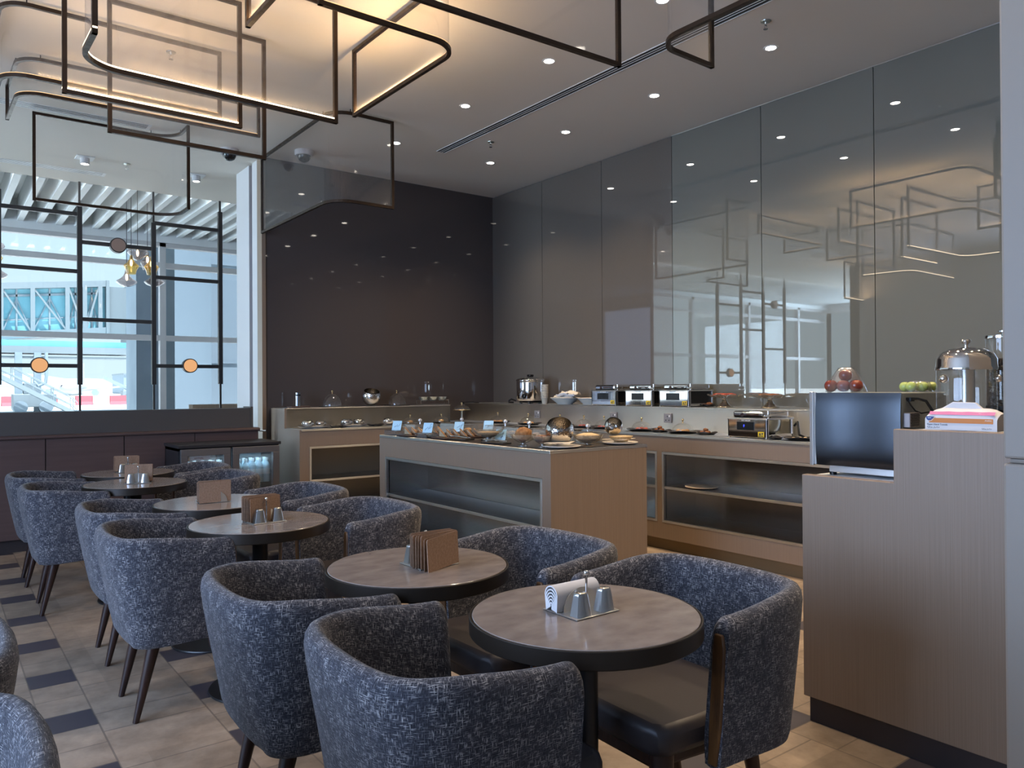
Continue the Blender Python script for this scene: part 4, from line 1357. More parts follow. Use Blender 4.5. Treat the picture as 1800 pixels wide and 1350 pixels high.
# --- the island
zi = 0.9722
def menu_card(label, loc, rz, k):
    t = thing('menu_card', label, 'menu card', loc, rz, 'pale blue menu cards on the island')
    # leaning card, front towards local -y
    bm = BM(); obox(bm, (0, 0.016, 0.038), (1, 0, 0), (0, 0.94, -0.34), (0, 0.34, 0.94), 0.042, 0.001, 0.041); part('card_front', bm, M['card'], t)
    bm = BM(); box(bm, -0.042, 0.042, -0.004, 0.05, 0, 0.002); obox(bm, (0, 0.042, 0.036), (1, 0, 0), (0, 0.94, 0.34), (0, -0.34, 0.94), 0.042, 0.001, 0.037); part('acrylic_holder', bm, M['acrylic'], t)
    bm = BM()
    rnd = random.Random(k)
    for s in range(3):
        pts = []
        x, zq = rnd.uniform(-0.025, 0.01), rnd.uniform(0.015, 0.03)
        for i in range(9):
            x += rnd.uniform(-0.003, 0.008); zq += rnd.uniform(-0.004, 0.010)
            zq = min(0.068, max(0.010, zq)); x = min(0.034, max(-0.034, x))
            pts.append((x, 0.0155 + (zq - 0.038) * 0.36 - 0.0016, zq))
        tube(bm, pts, 0.0011, 5)
    part('ink_drawing', bm, M['inkblue'], t)
    return t
def riser(label, loc, sx, sy, h):
    t = thing('acrylic_riser', label, 'riser', loc, 0)
    bm = BM(); box(bm, -sx, sx, -sy, sy, h - 0.004, h); part('shelf', bm, M['acrylic'], t)
    bm = BM(); box(bm, -sx, -sx + 0.004, -sy, sy, 0, h - 0.004); box(bm, sx - 0.004, sx, -sy, sy, 0, h - 0.004); part('side', bm, M['acrylic'], t)
    return t
riser('clear riser under the leftmost menu card on the island', (3.10, 5.72, zi), 0.055, 0.10, 0.040)
menu_card('leftmost pale blue menu card, at the far left corner of the island', (3.09, 5.70, zi + 0.0405), -PI / 2 + 0.55, 1)
riser('clear riser under the second menu card, between the two toast rows', (3.095, 5.195, zi), 0.055, 0.07, 0.040)
menu_card('second pale blue menu card from the left, between the two toast rows', (3.085, 5.19, zi + 0.0405), -PI / 2 + 0.5, 2)
menu_card('third pale blue menu card from the left, behind the second toast row', (3.50, 5.38, zi + 0.03), -PI / 2 + 0.6, 3)
riser('clear riser under the third menu card', (3.50, 5.38, zi), 0.06, 0.06, 0.0295)
menu_card('fourth pale blue menu card, behind the ribbed glass bowl with cutlery', (3.66, 5.18, zi + 0.04), -PI / 2 + 0.6, 4)
riser('clear riser under the fourth menu card', (3.66, 5.18, zi), 0.06, 0.06, 0.0395)
menu_card('fifth pale blue menu card, left of the bread roll bowl', (3.36, 4.60, zi), -PI / 2 + 0.5, 5)

def toast_row(lab, x0, y0, n, grp):
    o0 = None
    for k in range(n):
        loc = (x0 + 0.055 * k, y0 - 0.012 * k, zi + 0.0125)
        if o0 is None:
            t = thing('toast_slice', lab, 'toast', loc, 0.0, grp)
            bm = BM(); prism(bm, [(-0.055, 0.0), (0.055, 0.0), (0.0, 0.062)], 'x', 0, 0.010)
            for v in bm.verts:
                v.co.x -= v.co.z * 0.5
            part('crust', bm, M['bread'], t, bev=0.002)
            bm = BM(); prism(bm, [(-0.045, 0.0045), (0.045, 0.0045), (0.0, 0.054)], 'x', -0.003, 0.001)
            for v in bm.verts:
                v.co.x -= v.co.z * 0.5
            part('crumb', bm, M['crumb'], t)
            o0 = t
        else:
            dup(o0, loc, 0.0)
for nm, x0, y0, lab in (('far', 3.10, 5.50, 'toast triangle standing in the left toast row on the island'), ('near', 3.14, 5.03, 'toast triangle standing in the right toast row on the island')):
    bm = BM(); box(bm, x0 - 0.075, x0 + 0.34, y0 - 0.125, y0 + 0.075, 0, 0.012)
    solo('wooden_board', bm, M['darkwood'], 'dark serving board under the %s toast row on the island' % ('left' if nm == 'far' else 'right'), 'board', (0, 0, zi), bev=0.004)
    toast_row(lab, x0 - 0.01, y0, 6, 'toast triangles on the dark board of the %s row' % ('left' if nm == 'far' else 'right'))

def box_cover(label, x0, x1, y0, y1, h, group):
    t = thing('acrylic_cover', label, 'food cover', ((x0 + x1) / 2, (y0 + y1) / 2, zi), 0, group)
    hx, hy = (x1 - x0) / 2, (y1 - y0) / 2
    bm = BM()
    v0 = [bm.verts.new((sx * hx, sy * hy, 0)) for sx, sy in ((-1, -1), (1, -1), (1, 1), (-1, 1))]
    v1 = [bm.verts.new((sx * hx * 0.86, sy * hy * 0.9, h)) for sx, sy in ((-1, -1), (1, -1), (1, 1), (-1, 1))]
    bm.faces.new(v1)
    for i in range(4):
        j = (i + 1) % 4
        bm.faces.new((v0[i], v0[j], v1[j], v1[i]))
    part('cover', bm, M['acrylic'], t, bev=0.004)
    bm = BM()
    for i, (sx, sy) in enumerate(((-1, -1), (1, -1), (1, 1), (-1, 1))):
        sx2, sy2 = ((1, -1), (1, 1), (-1, 1), (-1, -1))[i]
        tube(bm, [(sx * hx, sy * hy, 0.002), (sx2 * hx, sy2 * hy, 0.002)], 0.002, 5)
    for i, (sx, sy) in enumerate(((-1, -1), (1, -1), (1, 1), (-1, 1))):
        sx2, sy2 = ((1, -1), (1, 1), (-1, 1), (-1, -1))[i]
        tube(bm, [(sx * hx * 0.86, sy * hy * 0.9, h), (sx2 * hx * 0.86, sy2 * hy * 0.9, h)], 0.0016, 5)
    part('cover_rim', bm, M['ribbed'], t)
    bm = BM(); sphere(bm, (0, 0, h + 0.030), 0.017, 16); cyl(bm, 0, 0, h - 0.001, h + 0.018, 0.007, 12)
    k = part('ball_knob', bm, M['knobglass'], t, smooth=50)
    return t
M['knobglass'] = pbr('solid_clear_knob', (0.9, 0.9, 0.92), 0.03, 0.5, 1.45)
M['knobglass'].node_tree.nodes['Principled BSDF'].inputs['Transmission Weight'].default_value = 0.4
GC = 'clear covers with ball knobs along the back of the island'
cv = [(3.22, 3.46, 5.62, 5.84, 'clear ball knob cover behind the left toast row, at the island far end'),
      (3.56, 3.84, 5.46, 5.80, 'clear ball knob cover at the back far corner of the island'),
      (3.56, 3.84, 4.86, 5.12, 'clear ball knob cover behind the ribbed cutlery bowl'),
      (3.53, 3.84, 4.50, 4.82, 'clear ball knob cover at the middle of the island back'),
      (3.53, 3.84, 4.16, 4.46, 'clear ball knob cover behind the bread roll bowl'),
      (3.53, 3.84, 3.86, 4.13, 'clear ball knob cover nearest us, behind the big steel bowl')]
for a, b, c, d, lab in cv:
    box_cover(lab, a, b, c, d, 0.085, GC)
    for k in range(3):
        bite('golden pastry beneath the ' + lab.replace(', at the island far end', ''), ((a + b) / 2 + (k - 1) * 0.06, (c + d) / 2 + 0.03 * math.sin(3 * k), zi), 0.034, 'pastry' if k != 1 else 'crumb', 'pastries beneath the ' + lab[:60])

def ribbed_bowl(label, loc, r, food=None, h=0.075, group=None):
    t = thing('ribbed_glass_bowl', label, 'bowl', loc, 0, group)
    bm = BM()
    n = 64
    prof = [(0.0, 0.022), (0.30, 0.022), (0.62, 0.036), (0.88, h * 0.72), (1.0, h), (1.03, h + 0.004), (0.97, h), (0.84, h * 0.74), (0.58, 0.042), (0.0, 0.028)]
    rings = []
    for k, zz in prof:
        rings.append([bm.verts.new((r * k * (1 + 0.03 * (i % 2)) * math.cos(2 * PI * i / n), r * k * (1 + 0.03 * (i % 2)) * math.sin(2 * PI * i / n), zz)) for i in range(n)])
    for A, B in zip(rings, rings[1:]):
        for i in range(n):
            j = (i + 1) % n
            bm.faces.new((A[i], A[j], B[j], B[i]))
    bmesh.ops.remove_doubles(bm, verts=bm.verts[:], dist=1e-5)
    part('bowl_wall', bm, M['ribbed'], t, smooth=30)
    bm = BM(); lathe(bm, [(0, 0), (r * 0.46, 0), (r * 0.46, 0.005), (r * 0.2, 0.012), (r * 0.18, 0.022), (0, 0.022)], 32, cap=False); part('foot', bm, M['ribbed'], t, smooth=40)
    return t
ribbed_bowl('wide ribbed glass bowl in the middle of the island, beside the right toast row', (3.27, 4.62, zi), 0.105, group='ribbed glass bowls on the island')
ribbed_bowl('ribbed glass bowl holding the brown bread roll', (3.13, 4.02, zi), 0.085, group='ribbed glass bowls on the island')
ribbed_bowl('ribbed glass bowl of dark cereal just left of the big steel bowl', (3.16, 3.855, zi), 0.072, group='ribbed glass bowls on the island')
ribbed_bowl('ribbed glass bowl filled with beige oats, right of the big steel bowl', (3.44, 3.73, zi), 0.098, group='ribbed glass bowls on the island')
def heap(label, name, loc, r, h, mat):
    bm = BM(); lathe(bm, [(0, -0.035), (r * 0.55, -0.030), (r * 0.85, -0.008), (r, 0.006), (r * 0.75, h * 0.6), (r * 0.4, h * 0.92), (0, h)], 28, cap=False)
    o = solo(name, bm, M[mat], label, 'food', loc, 0, smooth=70)
    o['kind'] = 'stuff'
    return o
heap('beige oats heaped in the ribbed bowl right of the big steel bowl', 'oats', (3.44, 3.73, zi + 0.066), 0.080, 0.022, 'oats')
heap('dark cereal heaped in the small ribbed bowl left of the big steel bowl', 'cereal', (3.16, 3.855, zi + 0.064), 0.058, 0.016, 'choc')
heap('brown cereal in the wide ribbed bowl in the middle of the island', 'cereal', (3.27, 4.62, zi + 0.058), 0.082, 0.010, 'oats')
bm = BM(); lump(bm, (0, 0, 0.045), 0.058, 0.75, 3); solo('bread_roll', bm, M['bread'], 'round brown bread roll in a ribbed glass bowl', 'bread roll', (3.13, 4.02, zi + 0.035), 0, smooth=80)
for k in range(2):
    bite('dark nut paste lump under the bread roll', (3.11 + 0.04 * k, 4.0 + 0.03 * k, zi + 0.030), 0.026, 'choc', 'lumps under the bread roll', name='snack', cat='snack')
# white plate with doily and the big leaning steel bowl
plate('white china plate under the big leaning steel bowl', (3.23, 3.755, zi), 0.128, 'china')
def doily(label, loc, rz, sx, sy):
    bm = BM(); prism(bm, [(-sx, -sy), (sx, -sy * 0.8), (sx * 1.1, sy), (-sx * 0.9, sy * 1.05)], 'z', 0, 0.0015)
    for v in bm.verts:
        v.co.z += 0.10 * abs(v.co.x / sx) * 0.22
    return solo('paper_doily', bm, M['doily'], label, 'doily', loc, rz)
doily('lacy cream doily spread under the big leaning steel bowl', (3.23, 3.755, zi + 0.012), 0.6, 0.10, 0.085)
steel_bowl('big hammered steel bowl leaning open towards us on a white plate at the island corner', (3.255, 3.80, zi + 0.0145), 0.093, 0.55, -0.70)
plate('white china plate at the right end of the island, under the oat heap', (3.74, 3.735, zi), 0.122, 'china')
doily('lacy cream doily on the white plate at the island right end', (3.74, 3.735, zi + 0.012), 0.3, 0.10, 0.085)
heap('beige crumbs heaped on the doily at the island right end', 'crumble', (3.74, 3.725, zi + 0.0485), 0.082, 0.012, 'oats')
steel_bowl('smaller steel bowl leaning on the crumb heap at the island right end', (3.72, 3.775, zi + 0.0590), 0.062, 0.75, -0.45)
# flat black trays with silver tongs along the front edge
for x, y, a, lab in ((3.15, 5.32, 0.2, 'left'), (3.17, 4.86, 0.2, 'middle'), (3.13, 4.35, 0.25, 'right')):
    bm = BM(); box(bm, -0.05, 0.05, -0.10, 0.10, 0, 0.010); solo('slate_tray', bm, M['tray'], '%s one of the three narrow black trays along the island front edge' % lab, 'tray', (x, y - 0.02, zi), a, 'black trays along the island front edge', bev=0.004)
    t = thing('serving_tongs', 'silver tongs lying on the %s narrow black tray of the island' % lab, 'tongs', (x, y - 0.02, zi + 0.0105), a, 'silver tongs on the island trays')
    for s in (-1, 1):
        bm = BM(); tube(bm, [(0.0, 0.12, 0.012), (s * 0.010, 0.03, 0.014), (s * 0.014, -0.09, 0.006)], 0.005, 8); part('tong_arm', bm, M['chrome'], t, smooth=True)
    bm = BM(); hcyl(bm, (-0.012, 0.12, 0.012), (0.012, 0.12, 0.012), 0.008, 12); part('joint', bm, M['chrome'], t, smooth=40)

# ------------------------------------------------------------------ on the stepped counter
t = thing('conveyor_toaster', 'big polished steel toaster box on the lower step beside the pillar', 'toaster', (2.95, 1.44, 0.9905))
bm = BM(); box(bm, 0.0, 0.372, 0.0, 0.35, 0.045, 0.338); part('housing', bm, M['galv'], t, bev=0.004)
bm = BM(); n = 14
va = []
for i in range(n + 1):
    f = i / n
    zq = 0.040 + 0.298 * f
    bulge = -0.012 + 0.010 * (2 * f - 1) ** 4
    va.append([bm.verts.new((bulge + 0.002 * math.cos(PI * (2 * j / 8 - 1)), 0.0 + 0.352 * j / 8, zq)) for j in range(9)])
for i in range(n):
    for j in range(8):
        bm.faces.new((va[i][j], va[i][j + 1], va[i + 1][j + 1], va[i + 1][j]))
o = part('front_sheet', bm, M['toasterfront'] if 'toasterfront' in M else M['chrome'], t, smooth=True)
bm = BM(); box(bm, -0.010, 0.0, 0.352, 0.362, 0.040, 0.340); box(bm, -0.016, 0.0, 0.362, 0.378, 0.036, 0.342); part('side_bezel', bm, M['steel'], t, bev=0.002)
bm = BM(); box(bm, 0.015, 0.36, 0.01, 0.31, 0.012, 0.045); part('base', bm, M['steel'], t, bev=0.003)
bm = BM()
for x in (0.03, 0.34):
    for y in (0.03, 0.30):
        cyl(bm, x, y, 0, 0.013, 0.014, 12)
part('foot', bm, M['blackp'], t)
bm = BM()
box(bm, 0.005, 0.085, -0.028, 0.0, 0.205, 0.262)
v = part('vent_box', bm, M['mesh'], t, bev=0.003)
bm = BM()
for i in range(10):
    for j in range(9):
        x, zq = 0.012 + 0.0068 * i + (0.0034 if j % 2 else 0), 0.211 + 0.0058 * j
        obox(bm, (x, -0.0284, zq), (0.707, 0, 0.707), (0, 1, 0), (-0.707, 0, 0.707), 0.0018, 0.0006, 0.0018)
part('perforation', bm, M['blackp'], v)
bm = BM(); tube(bm, [(0.03, -0.004, 0.315), (0.10, -0.012, 0.314), (0.145, -0.022, 0.305), (0.170, -0.03, 0.275), (0.182, -0.05, 0.235), (0.19, -0.06, 0.215)], 0.0055, 8)
tube(bm, [(0.03, -0.006, 0.312), (0.045, -0.012, 0.290), (0.075, -0.014, 0.268), (0.11, -0.02, 0.258), (0.15, -0.03, 0.262)], 0.003, 6)
box(bm, 0.035, 0.065, -0.016, 0.0, 0.305, 0.320)
part('power_cord', bm, M['blackp'], t, smooth=50)

def fruit(name, cat, lab, loc, r, mat, grp, stem=True):
    t = thing(name, lab, cat, loc, random.uniform(0, 6), grp)
    bm = BM(); pr = []
    for i in range(11):
        a = PI * i / 10
        d = 0.12 * r * (math.exp(-((PI - a) / 0.35) ** 2))
        pr.append((r * math.sin(a) if 0 < i < 10 else 0, r - r * math.cos(a) * (0.96) - d))
    lathe(bm, pr, 20, cap=False); part('flesh', bm, M[mat], t, smooth=True)
    if stem:
        bm = BM(); tube(bm, [(0, 0, 1.75 * r), (0.002, 0.001, 2.0 * r)], 0.0016, 6); part('stem', bm, M['darkwood'], t)
    return t
zt_ = 0.9905 + 0.340
GA = 'red apples wrapped on top of the toaster'
ap = [(3.02, 1.77, 0, 'lower left of the wrapped red apples on the toaster'), (3.02, 1.715, 0, 'lower middle of the wrapped red apples on the toaster'), (3.025, 1.662, 0, 'lower right of the wrapped red apples on the toaster'),
      (3.065, 1.742, 0, 'rear left of the wrapped red apples on the toaster'), (3.065, 1.688, 0, 'rear right of the wrapped red apples on the toaster'), (3.037, 1.715, 0.043, 'top red apple of the wrapped heap on the toaster')]
for x, y, dz, lab in ap:
    fruit('apple', 'apple', lab, (x, y, zt_ + dz), 0.027, 'apple', GA)
bm = BM(); lathe(bm, [(0.086, 0.001), (0.080, 0.018), (0.066, 0.048), (0.044, 0.084), (0.030, 0.101), (0, 0.104)], 24, cap=False)
for v in bm.verts:
    v.co.x *= 0.82; v.co += Vector((0, 0, 0)) + Vector((random.uniform(-.002, .002), random.uniform(-.002, .002), 0))
solo('cling_wrap', bm, M['wrap'], 'clear cling wrap over the heap of red apples', 'cling wrap', (3.042, 1.716, zt_), smooth=60)
GG = 'green apples under wrap on the toaster right end'
for k, (x, y) in enumerate(((3.13, 1.49), (3.165, 1.462), (3.20, 1.488), (3.235, 1.46), (3.15, 1.525))):
    fruit('grape_bunch_piece' if False else 'green_apple', 'apple', 'pale green fruit in the wrapped row at the right end of the toaster top', (x, y, zt_), 0.0215, 'grape', GG, False)
bm = BM(); lathe(bm, [(0.075, 0.001), (0.070, 0.025), (0.055, 0.043), (0, 0.047)], 24, cap=False)
for v in bm.verts:
    v.co.y *= 0.62
solo('cling_wrap', bm, M['wrap'], 'clear cling wrap over the pale green fruit', 'cling wrap', (3.185, 1.487, zt_), smooth=60)

# juice dispenser
zc = 1.1906
t = thing('juice_dispenser', 'clear juice dispenser with domed steel lid and knob beside the pillar', 'dispenser', (3.075, 1.262, zc))
bm = BM(); lathe(bm, [(0, 0), (0.090, 0), (0.095, 0.008), (0.095, 0.03), (0.088, 0.036), (0, 0.036)], 36, cap=False); part('base', bm, M['chrome'], t, smooth=40)
bm = BM(); lathe(bm, [(0.098, 0.036), (0.1, 0.04), (0.1, 0.222), (0.098, 0.226)], 40, cap=False); part('jar', bm, M['glass'], t, smooth=40)
bm = BM(); lathe(bm, [(0.028, 0.036), (0.028, 0.224)], 24); part('ice_core', bm, M['steel'], t, smooth=40)
bm = BM(); lathe(bm, [(0.1035, 0.222), (0.1045, 0.226), (0.1035, 0.232), (0.1015, 0.236), (0.100, 0.262), (0.088, 0.284), (0.06, 0.300), (0.02, 0.308), (0, 0.309)], 40); part('lid', bm, M['chrome'], t, smooth=40)
bm = BM(); lathe(bm, [(0.008, 0.306), (0.0075, 0.318), (0.015, 0.325), (0.017, 0.330), (0.014, 0.335), (0, 0.336)], 20); part('lid_knob', bm, M['chrome'], t, smooth=50)
bm = BM(); sphere(bm, (-0.094, 0.040, 0.190), 0.016, 16); part('side_bolt', bm, M['chrome'], t, smooth=True)
bm = BM(); sphere(bm, (0.04, -0.093, 0.190), 0.014, 14); part('side_bolt', bm, M['chrome'], t, smooth=True)
bm = BM(); tube(bm, [(0.0, -0.098, 0.06), (0.0, -0.14, 0.06), (0.0, -0.145, 0.045)], 0.008, 10); part('tap', bm, M['chrome'], t, smooth=True)

def cereal(label, loc):
    t = thing('cereal_dispenser', label, 'dispenser', loc, 0, 'tall clear dispensers of dark beans')
    bm = BM(); lathe(bm, [(0, 0), (0.070, 0), (0.070, 0.012), (0.03, 0.02), (0.03, 0.05), (0.062, 0.07), (0.062, 0.085), (0, 0.085)], 32, cap=False); part('base', bm, M['blackp'], t, smooth=40)
    bm = BM(); lathe(bm, [(0.060, 0.085), (0.060, 0.345)], 32, cap=False); part('jar', bm, M['glass'], t, smooth=40)
    bm = BM(); lathe(bm, [(0, 0.086), (0.057, 0.086), (0.057, 0.262), (0.03, 0.268), (0, 0.266)], 32, cap=False); o = part('bean_fill', bm, M['beans'], t, smooth=40); o['kind'] = 'stuff'
    bm = BM(); lathe(bm, [(0.064, 0.343), (0.065, 0.348), (0.064, 0.356), (0, 0.356)], 32); part('lid', bm, M['chrome'], t, smooth=40)
    bm = BM(); lathe(bm, [(0.006, 0.356), (0.006, 0.366), (0.018, 0.370), (0.018, 0.375), (0, 0.376)], 16); part('lid_knob', bm, M['chrome'], t, smooth=40)
    return t
cereal('tall clear dispenser of dark beans, right behind the juice dispenser lid', (3.30, 1.22, zc))
cereal('second tall clear dispenser of dark beans, half hidden by the pillar', (3.42, 1.17, zc))

# pack of paper hand towels
t = thing('towel_pack', 'plastic pack of white paper hand towels with orange band on the upper step', 'paper towels', (2.875, 1.085, 1.197))
bm = BM()
hx, hy = 0.10, 0.236
prof = [(0.0, 0.0), (0.0, 0.050), (0.008, 0.060), (0.03, 0.074), (0.05, 0.078), (0.07, 0.074), (0.092, 0.060), (0.10, 0.050), (0.10, 0.0)]
nY = 12
rows = []
for i in range(nY + 1):
    f = i / nY
    e = 1 - 0.25 * (abs(2 * f - 1) ** 6)
    rows.append([bm.verts.new((x, hy * f, zz * e + 0.0015 * math.sin(9 * f + 20 * x))) if zz > 0 else bm.verts.new((x, hy * f, 0)) for x, zz in prof])
for A, B in zip(rows, rows[1:]):
    for j in range(len(prof) - 1):
        bm.faces.new((A[j], A[j + 1], B[j + 1], B[j]))
bm.faces.new(rows[0]); bm.faces.new(rows[-1]); 
part('pack', bm, M['paper'], t, smooth=50)
bm = BM(); 
v = [bm.verts.new(p) for p in ((0.04, 0.07, 0.076), (0.06, 0.07, 0.076), (0.055, 0.085, 0.098), (0.05, 0.175, 0.100), (0.04, 0.20, 0.076), (0.06, 0.20, 0.076))]
prism(bm, [(0.055, 0.070), (0.085, 0.0975), (0.160, 0.0995), (0.205, 0.072)], 'x', 0.044, 0.058)
bmesh.ops.delete(bm, geom=v, context='VERTS')
part('towel_tuft', bm, M['paper'], t, bev=0.003)
def stripe(name, y0, y1, z0, z1, mat, par, d=-0.0012):
    bm = BM(); box(bm, d, 0.001, y0, y1, z0, z1); return part(name, bm, M[mat], par)
bs = stripe('orange_band', 0.012, 0.222, 0.0255, 0.0425, 'orange', t)
bm = BM()
rows = []
for i in range(11):
    y = 0.008 + 0.215 * i / 10
    rows.append([bm.verts.new((0.0005, y, 0.0545)), bm.verts.new((0.0135, y, 0.0655 + 0.0008 * math.sin(2 * i)))])
for A, B in zip(rows, rows[1:]):
    bm.faces.new((A[0], A[1], B[1], B[0]))
part('pink_band', bm, M['pink'], t)
bm = BM(); prism(bm, [(0.232, 0.048), (0.204, 0.0475), (0.209, 0.040), (0.216, 0.034), (0.224, 0.033), (0.230, 0.038)], 'x', -0.0022, 0.0); lg = part('logo', bm, M['blue'], t)
bm = BM()
tube(bm, [(-0.0022, 0.200, 0.0475), (-0.0022, 0.205, 0.040), (-0.0022, 0.213, 0.0325), (-0.0022, 0.222, 0.0305)], 0.0009, 5)
tube(bm, [(-0.0026, 0.226, 0.0425), (-0.0026, 0.220, 0.0420), (-0.0026, 0.214, 0.0430)], 0.0007, 5)
part('logo_swoosh', bm, M['whiteprint'], lg)
part('lettering', face_minus_x(text_bm('Paper Hand Towels', 0.0088, 0.0002), -0.0006, 0.229, 0.0165), M['ink'], t)
part('lettering', face_minus_x(text_bm('\uFE94\uFEF4\uFED7\uFEAD\uFEED \uFEDE\uFBFF\uFEA9\uFE8E\uFEE8\uFEE3', 0.0085, 0.0002), -0.0006, 0.229, 0.0075), M['ink'], t)
part('lettering', face_minus_x(text_bm('Amilux', 0.0075, 0.0002, 'RIGHT'), -0.0014, 0.016, 0.0345), M['whiteprint'], bs)
part('lettering', face_minus_x(text_bm('\uFE94\uFEF4\uFED7\uFEAD\uFEED \uFEDE\uFBFF\uFEA9\uFE8E\uFEE8\uFEE3', 0.0062, 0.0002, 'RIGHT'), -0.0006, 0.016, 0.0075), M['ink'], t)
# ------------------------------------------------------------------ hanging film panels
ZT = 3.78
def pendant(label, pts, radii, zb, led=True, power=5.0, zt=ZT):
    path = fillet(pts, radii) if radii else [Vector(p) for p in pts]
    o = Vector((path[0].x, path[0].y))
    path = [p - o for p in path]
    t = thing('hanging_panel', label, 'hanging panel', (o.x, o.y, zb), 0, 'bronze framed clear panels hung under the ceiling')
    H = zt - zb
    w = 0.024
    bm = BM(); sweep(bm, path, w, 0, w); part('bottom_rail', bm, M['bronze'], t)
    bm = BM(); sweep(bm, path, w, H - w, H); part('top_rail', bm, M['bronze'], t)
    for p, q in ((path[0], path[1]), (path[-1], path[-2])):
        d = (q - p).normalized()
        n = Vector((-d.y, d.x))
        c = p + d * w / 2
        bm = BM(); obox(bm, (c.x, c.y, H / 2), (d.x, d.y, 0), (n.x, n.y, 0), (0, 0, 1), w / 2, w / 2 + 0.0004, H / 2); part('end_post', bm, M['bronze'], t)
    bm = BM()
    rows = [(bm.verts.new((p.x, p.y, w * 0.5)), bm.verts.new((p.x, p.y, H - w * 0.5))) for p in path]
    for a, b in zip(rows, rows[1:]):
        bm.faces.new((a[0], b[0], b[1], a[1]))
    part('film', bm, M['film'], t, smooth=60)
    if led:
        bm = BM(); sweep(bm, [p for p in path], 0.0215, w, w + (0.009 if led is True else 0.004)); part('led_strip', bm, M['led' if led is True else 'led_dim'], t)
    bm = BM()
    for f in (0.12, 0.88):
        i = int(f * (len(path) - 1))
        p = path[i]
        cyl(bm, p.x, p.y, H - 0.002, ZC - zb, 0.004, 8)
    part('hanger', bm, M['black'], t)
    if power:
        # the warm strip on the rail shines up on to the ceiling
        seg = max(((a, b) for a, b in zip(path, path[1:])), key=lambda s: (s[1] - s[0]).length)
        d = seg[1] - seg[0]
        l = bpy.data.lights.new('strip_light', 'AREA')
        l.shape = 'RECTANGLE'; l.size = d.length * 0.95; l.size_y = 0.012; l.energy = power; l.color = (1.0, 0.66, 0.34)
        lo = put(bpy.data.objects.new('strip_light', l), t)
        m = (seg[0] + seg[1]) / 2
        lo.location = (m.x, m.y, w + 0.012)
        lo.rotation_euler = (PI, 0, -math.atan2(d.y, d.x))
    return t

PW = 2.6
pendant('straight clear panel with bright rail at the upper left, its left post near the edge', [(0.572, 4.833), (1.550, 4.840)], None, 2.99, True, PW)
pendant('clear panel with one rounded corner and brightest white rail, upper left', [(0.612, 4.03), (0.604, 4.475), (2.045, 4.52)], [0.20], 3.03, True, PW)
pendant('long clear panel curving away at the far left, behind the straight bright one', [(0.33, 6.6), (0.345, 5.63), (1.661, 5.64)], [0.16], 3.31, 'dim', PW * 0.7)
pendant('plain straight clear panel with dark rail, lowest of the upper left group', [(0.868, 5.27), (1.852, 5.268)], None, 2.95, False, 0)
pendant('shallow clear panel with rounded corner, faintly seen behind the others', [(0.480, 7.25), (0.500, 6.515), (2.235, 6.50)], [0.17], 3.505, 'dim', PW * 0.35)
pendant('clear panel with a curl at its right end, hanging before the window', [(0.698, 7.79), (1.870, 7.80), (1.875, 7.36)], [0.22], 3.01, False, 0)
pendant('clear bowed panel hanging before the dark far wall, its left part catching the sky', [(2.75, 7.95), (2.755, 6.18), (3.345, 6.19)], [0.20], 2.985, False, 0)
pendant('dark railed panel end dipping in at the top edge above the bright rail', [(1.322, 4.03), (1.335, 2.9)], None, 3.25, False, PW * 1.8)  # no strip on this rail; its lamp is added to warm the ceiling
pendant('clear panel bent round a corner, below the top edge left of centre', [(1.560, 3.668), (2.425, 3.68), (2.412, 5.05)], [0.17], 3.30, 'dim', PW * 1.8)
pendant('dark railed straight panel crossing the top edge at centre', [(1.35, 3.18), (3.166, 3.14)], None, 3.20, False, 0)
pendant('small curled panel end at the top edge in front of the ceiling vent', [(3.22, 1.5), (3.205, 2.90), (3.71, 2.91)], [0.16], 3.25, False, 0)

pendant('lit clear panel with rounded corner, out to the left, mirrored in the glass wall', [(-0.03, 6.22), (-0.09, 5.5), (-1.57, 5.53)], [0.2], 3.05, True, PW)
pendant('lit clear panel far left before the window, mirrored in the glass wall', [(-2.57, 7.95), (-3.6, 8.05), (-3.64, 7.34)], [0.25], 3.05, True, PW)
pendant('lit clear panel farthest left, mirrored at the pillar edge of the glass wall', [(-4.09, 7.16), (-4.17, 6.11), (-4.83, 6.09)], [0.2], 3.05, True, PW)

# ------------------------------------------------------------------ ceiling fittings
def downlight(label, x, y, power, group, spot=True):
    t = thing('downlight', label, 'ceiling light', (x, y, ZC), 0, group)
    bm = BM(); lathe(bm, [(0.036, -0.001), (0.040, -0.004), (0.050, -0.004), (0.052, -0.0005)], 28, cap=False); part('trim_ring', bm, M['white'], t, smooth=40)
    bm = BM(); cyl(bm, 0, 0, -0.003, -0.0015, 0.037, 24); part('lens', bm, M['lens'], t)
    if power:
        l = bpy.data.lights.new('beam', 'SPOT'); l.energy = power; l.spot_size = math.radians(115); l.spot_blend = 0.8; l.shadow_soft_size = 0.04; l.color = (1.0, 0.76, 0.50)
        o = put(bpy.data.objects.new('beam', l), t); o.location = (0, 0, -0.012)
    return t
DP = 56.0
names = {(4.84, 3.28): 'downlight nearest the pillar, beside the sprinkler at upper right', (4.84, 4.40): 'second downlight of the row along the glass wall', (4.84, 5.53): 'third downlight of the row along the glass wall', (4.84, 6.77): 'downlight closest to the far wall corner',
         (3.69, 4.40): 'downlight left of the long ceiling vent, nearest the top', (3.69, 5.53): 'second downlight left of the long ceiling vent', (3.69, 6.77): 'downlight shining beside the bowed hanging panel', (3.69, 3.28): 'downlight cut by the top picture edge'}
for (x, y), lab in names.items():
    downlight(lab, x, y, DP, 'round recessed downlights over the buffet')
for x in (4.84, 3.69):
    for y in (2.15, 1.03, -0.1, -1.2):
        downlight('round recessed downlight behind the view, mirrored in the dark wall', x, y, DP if y > 0 else 0, 'downlights behind the view')

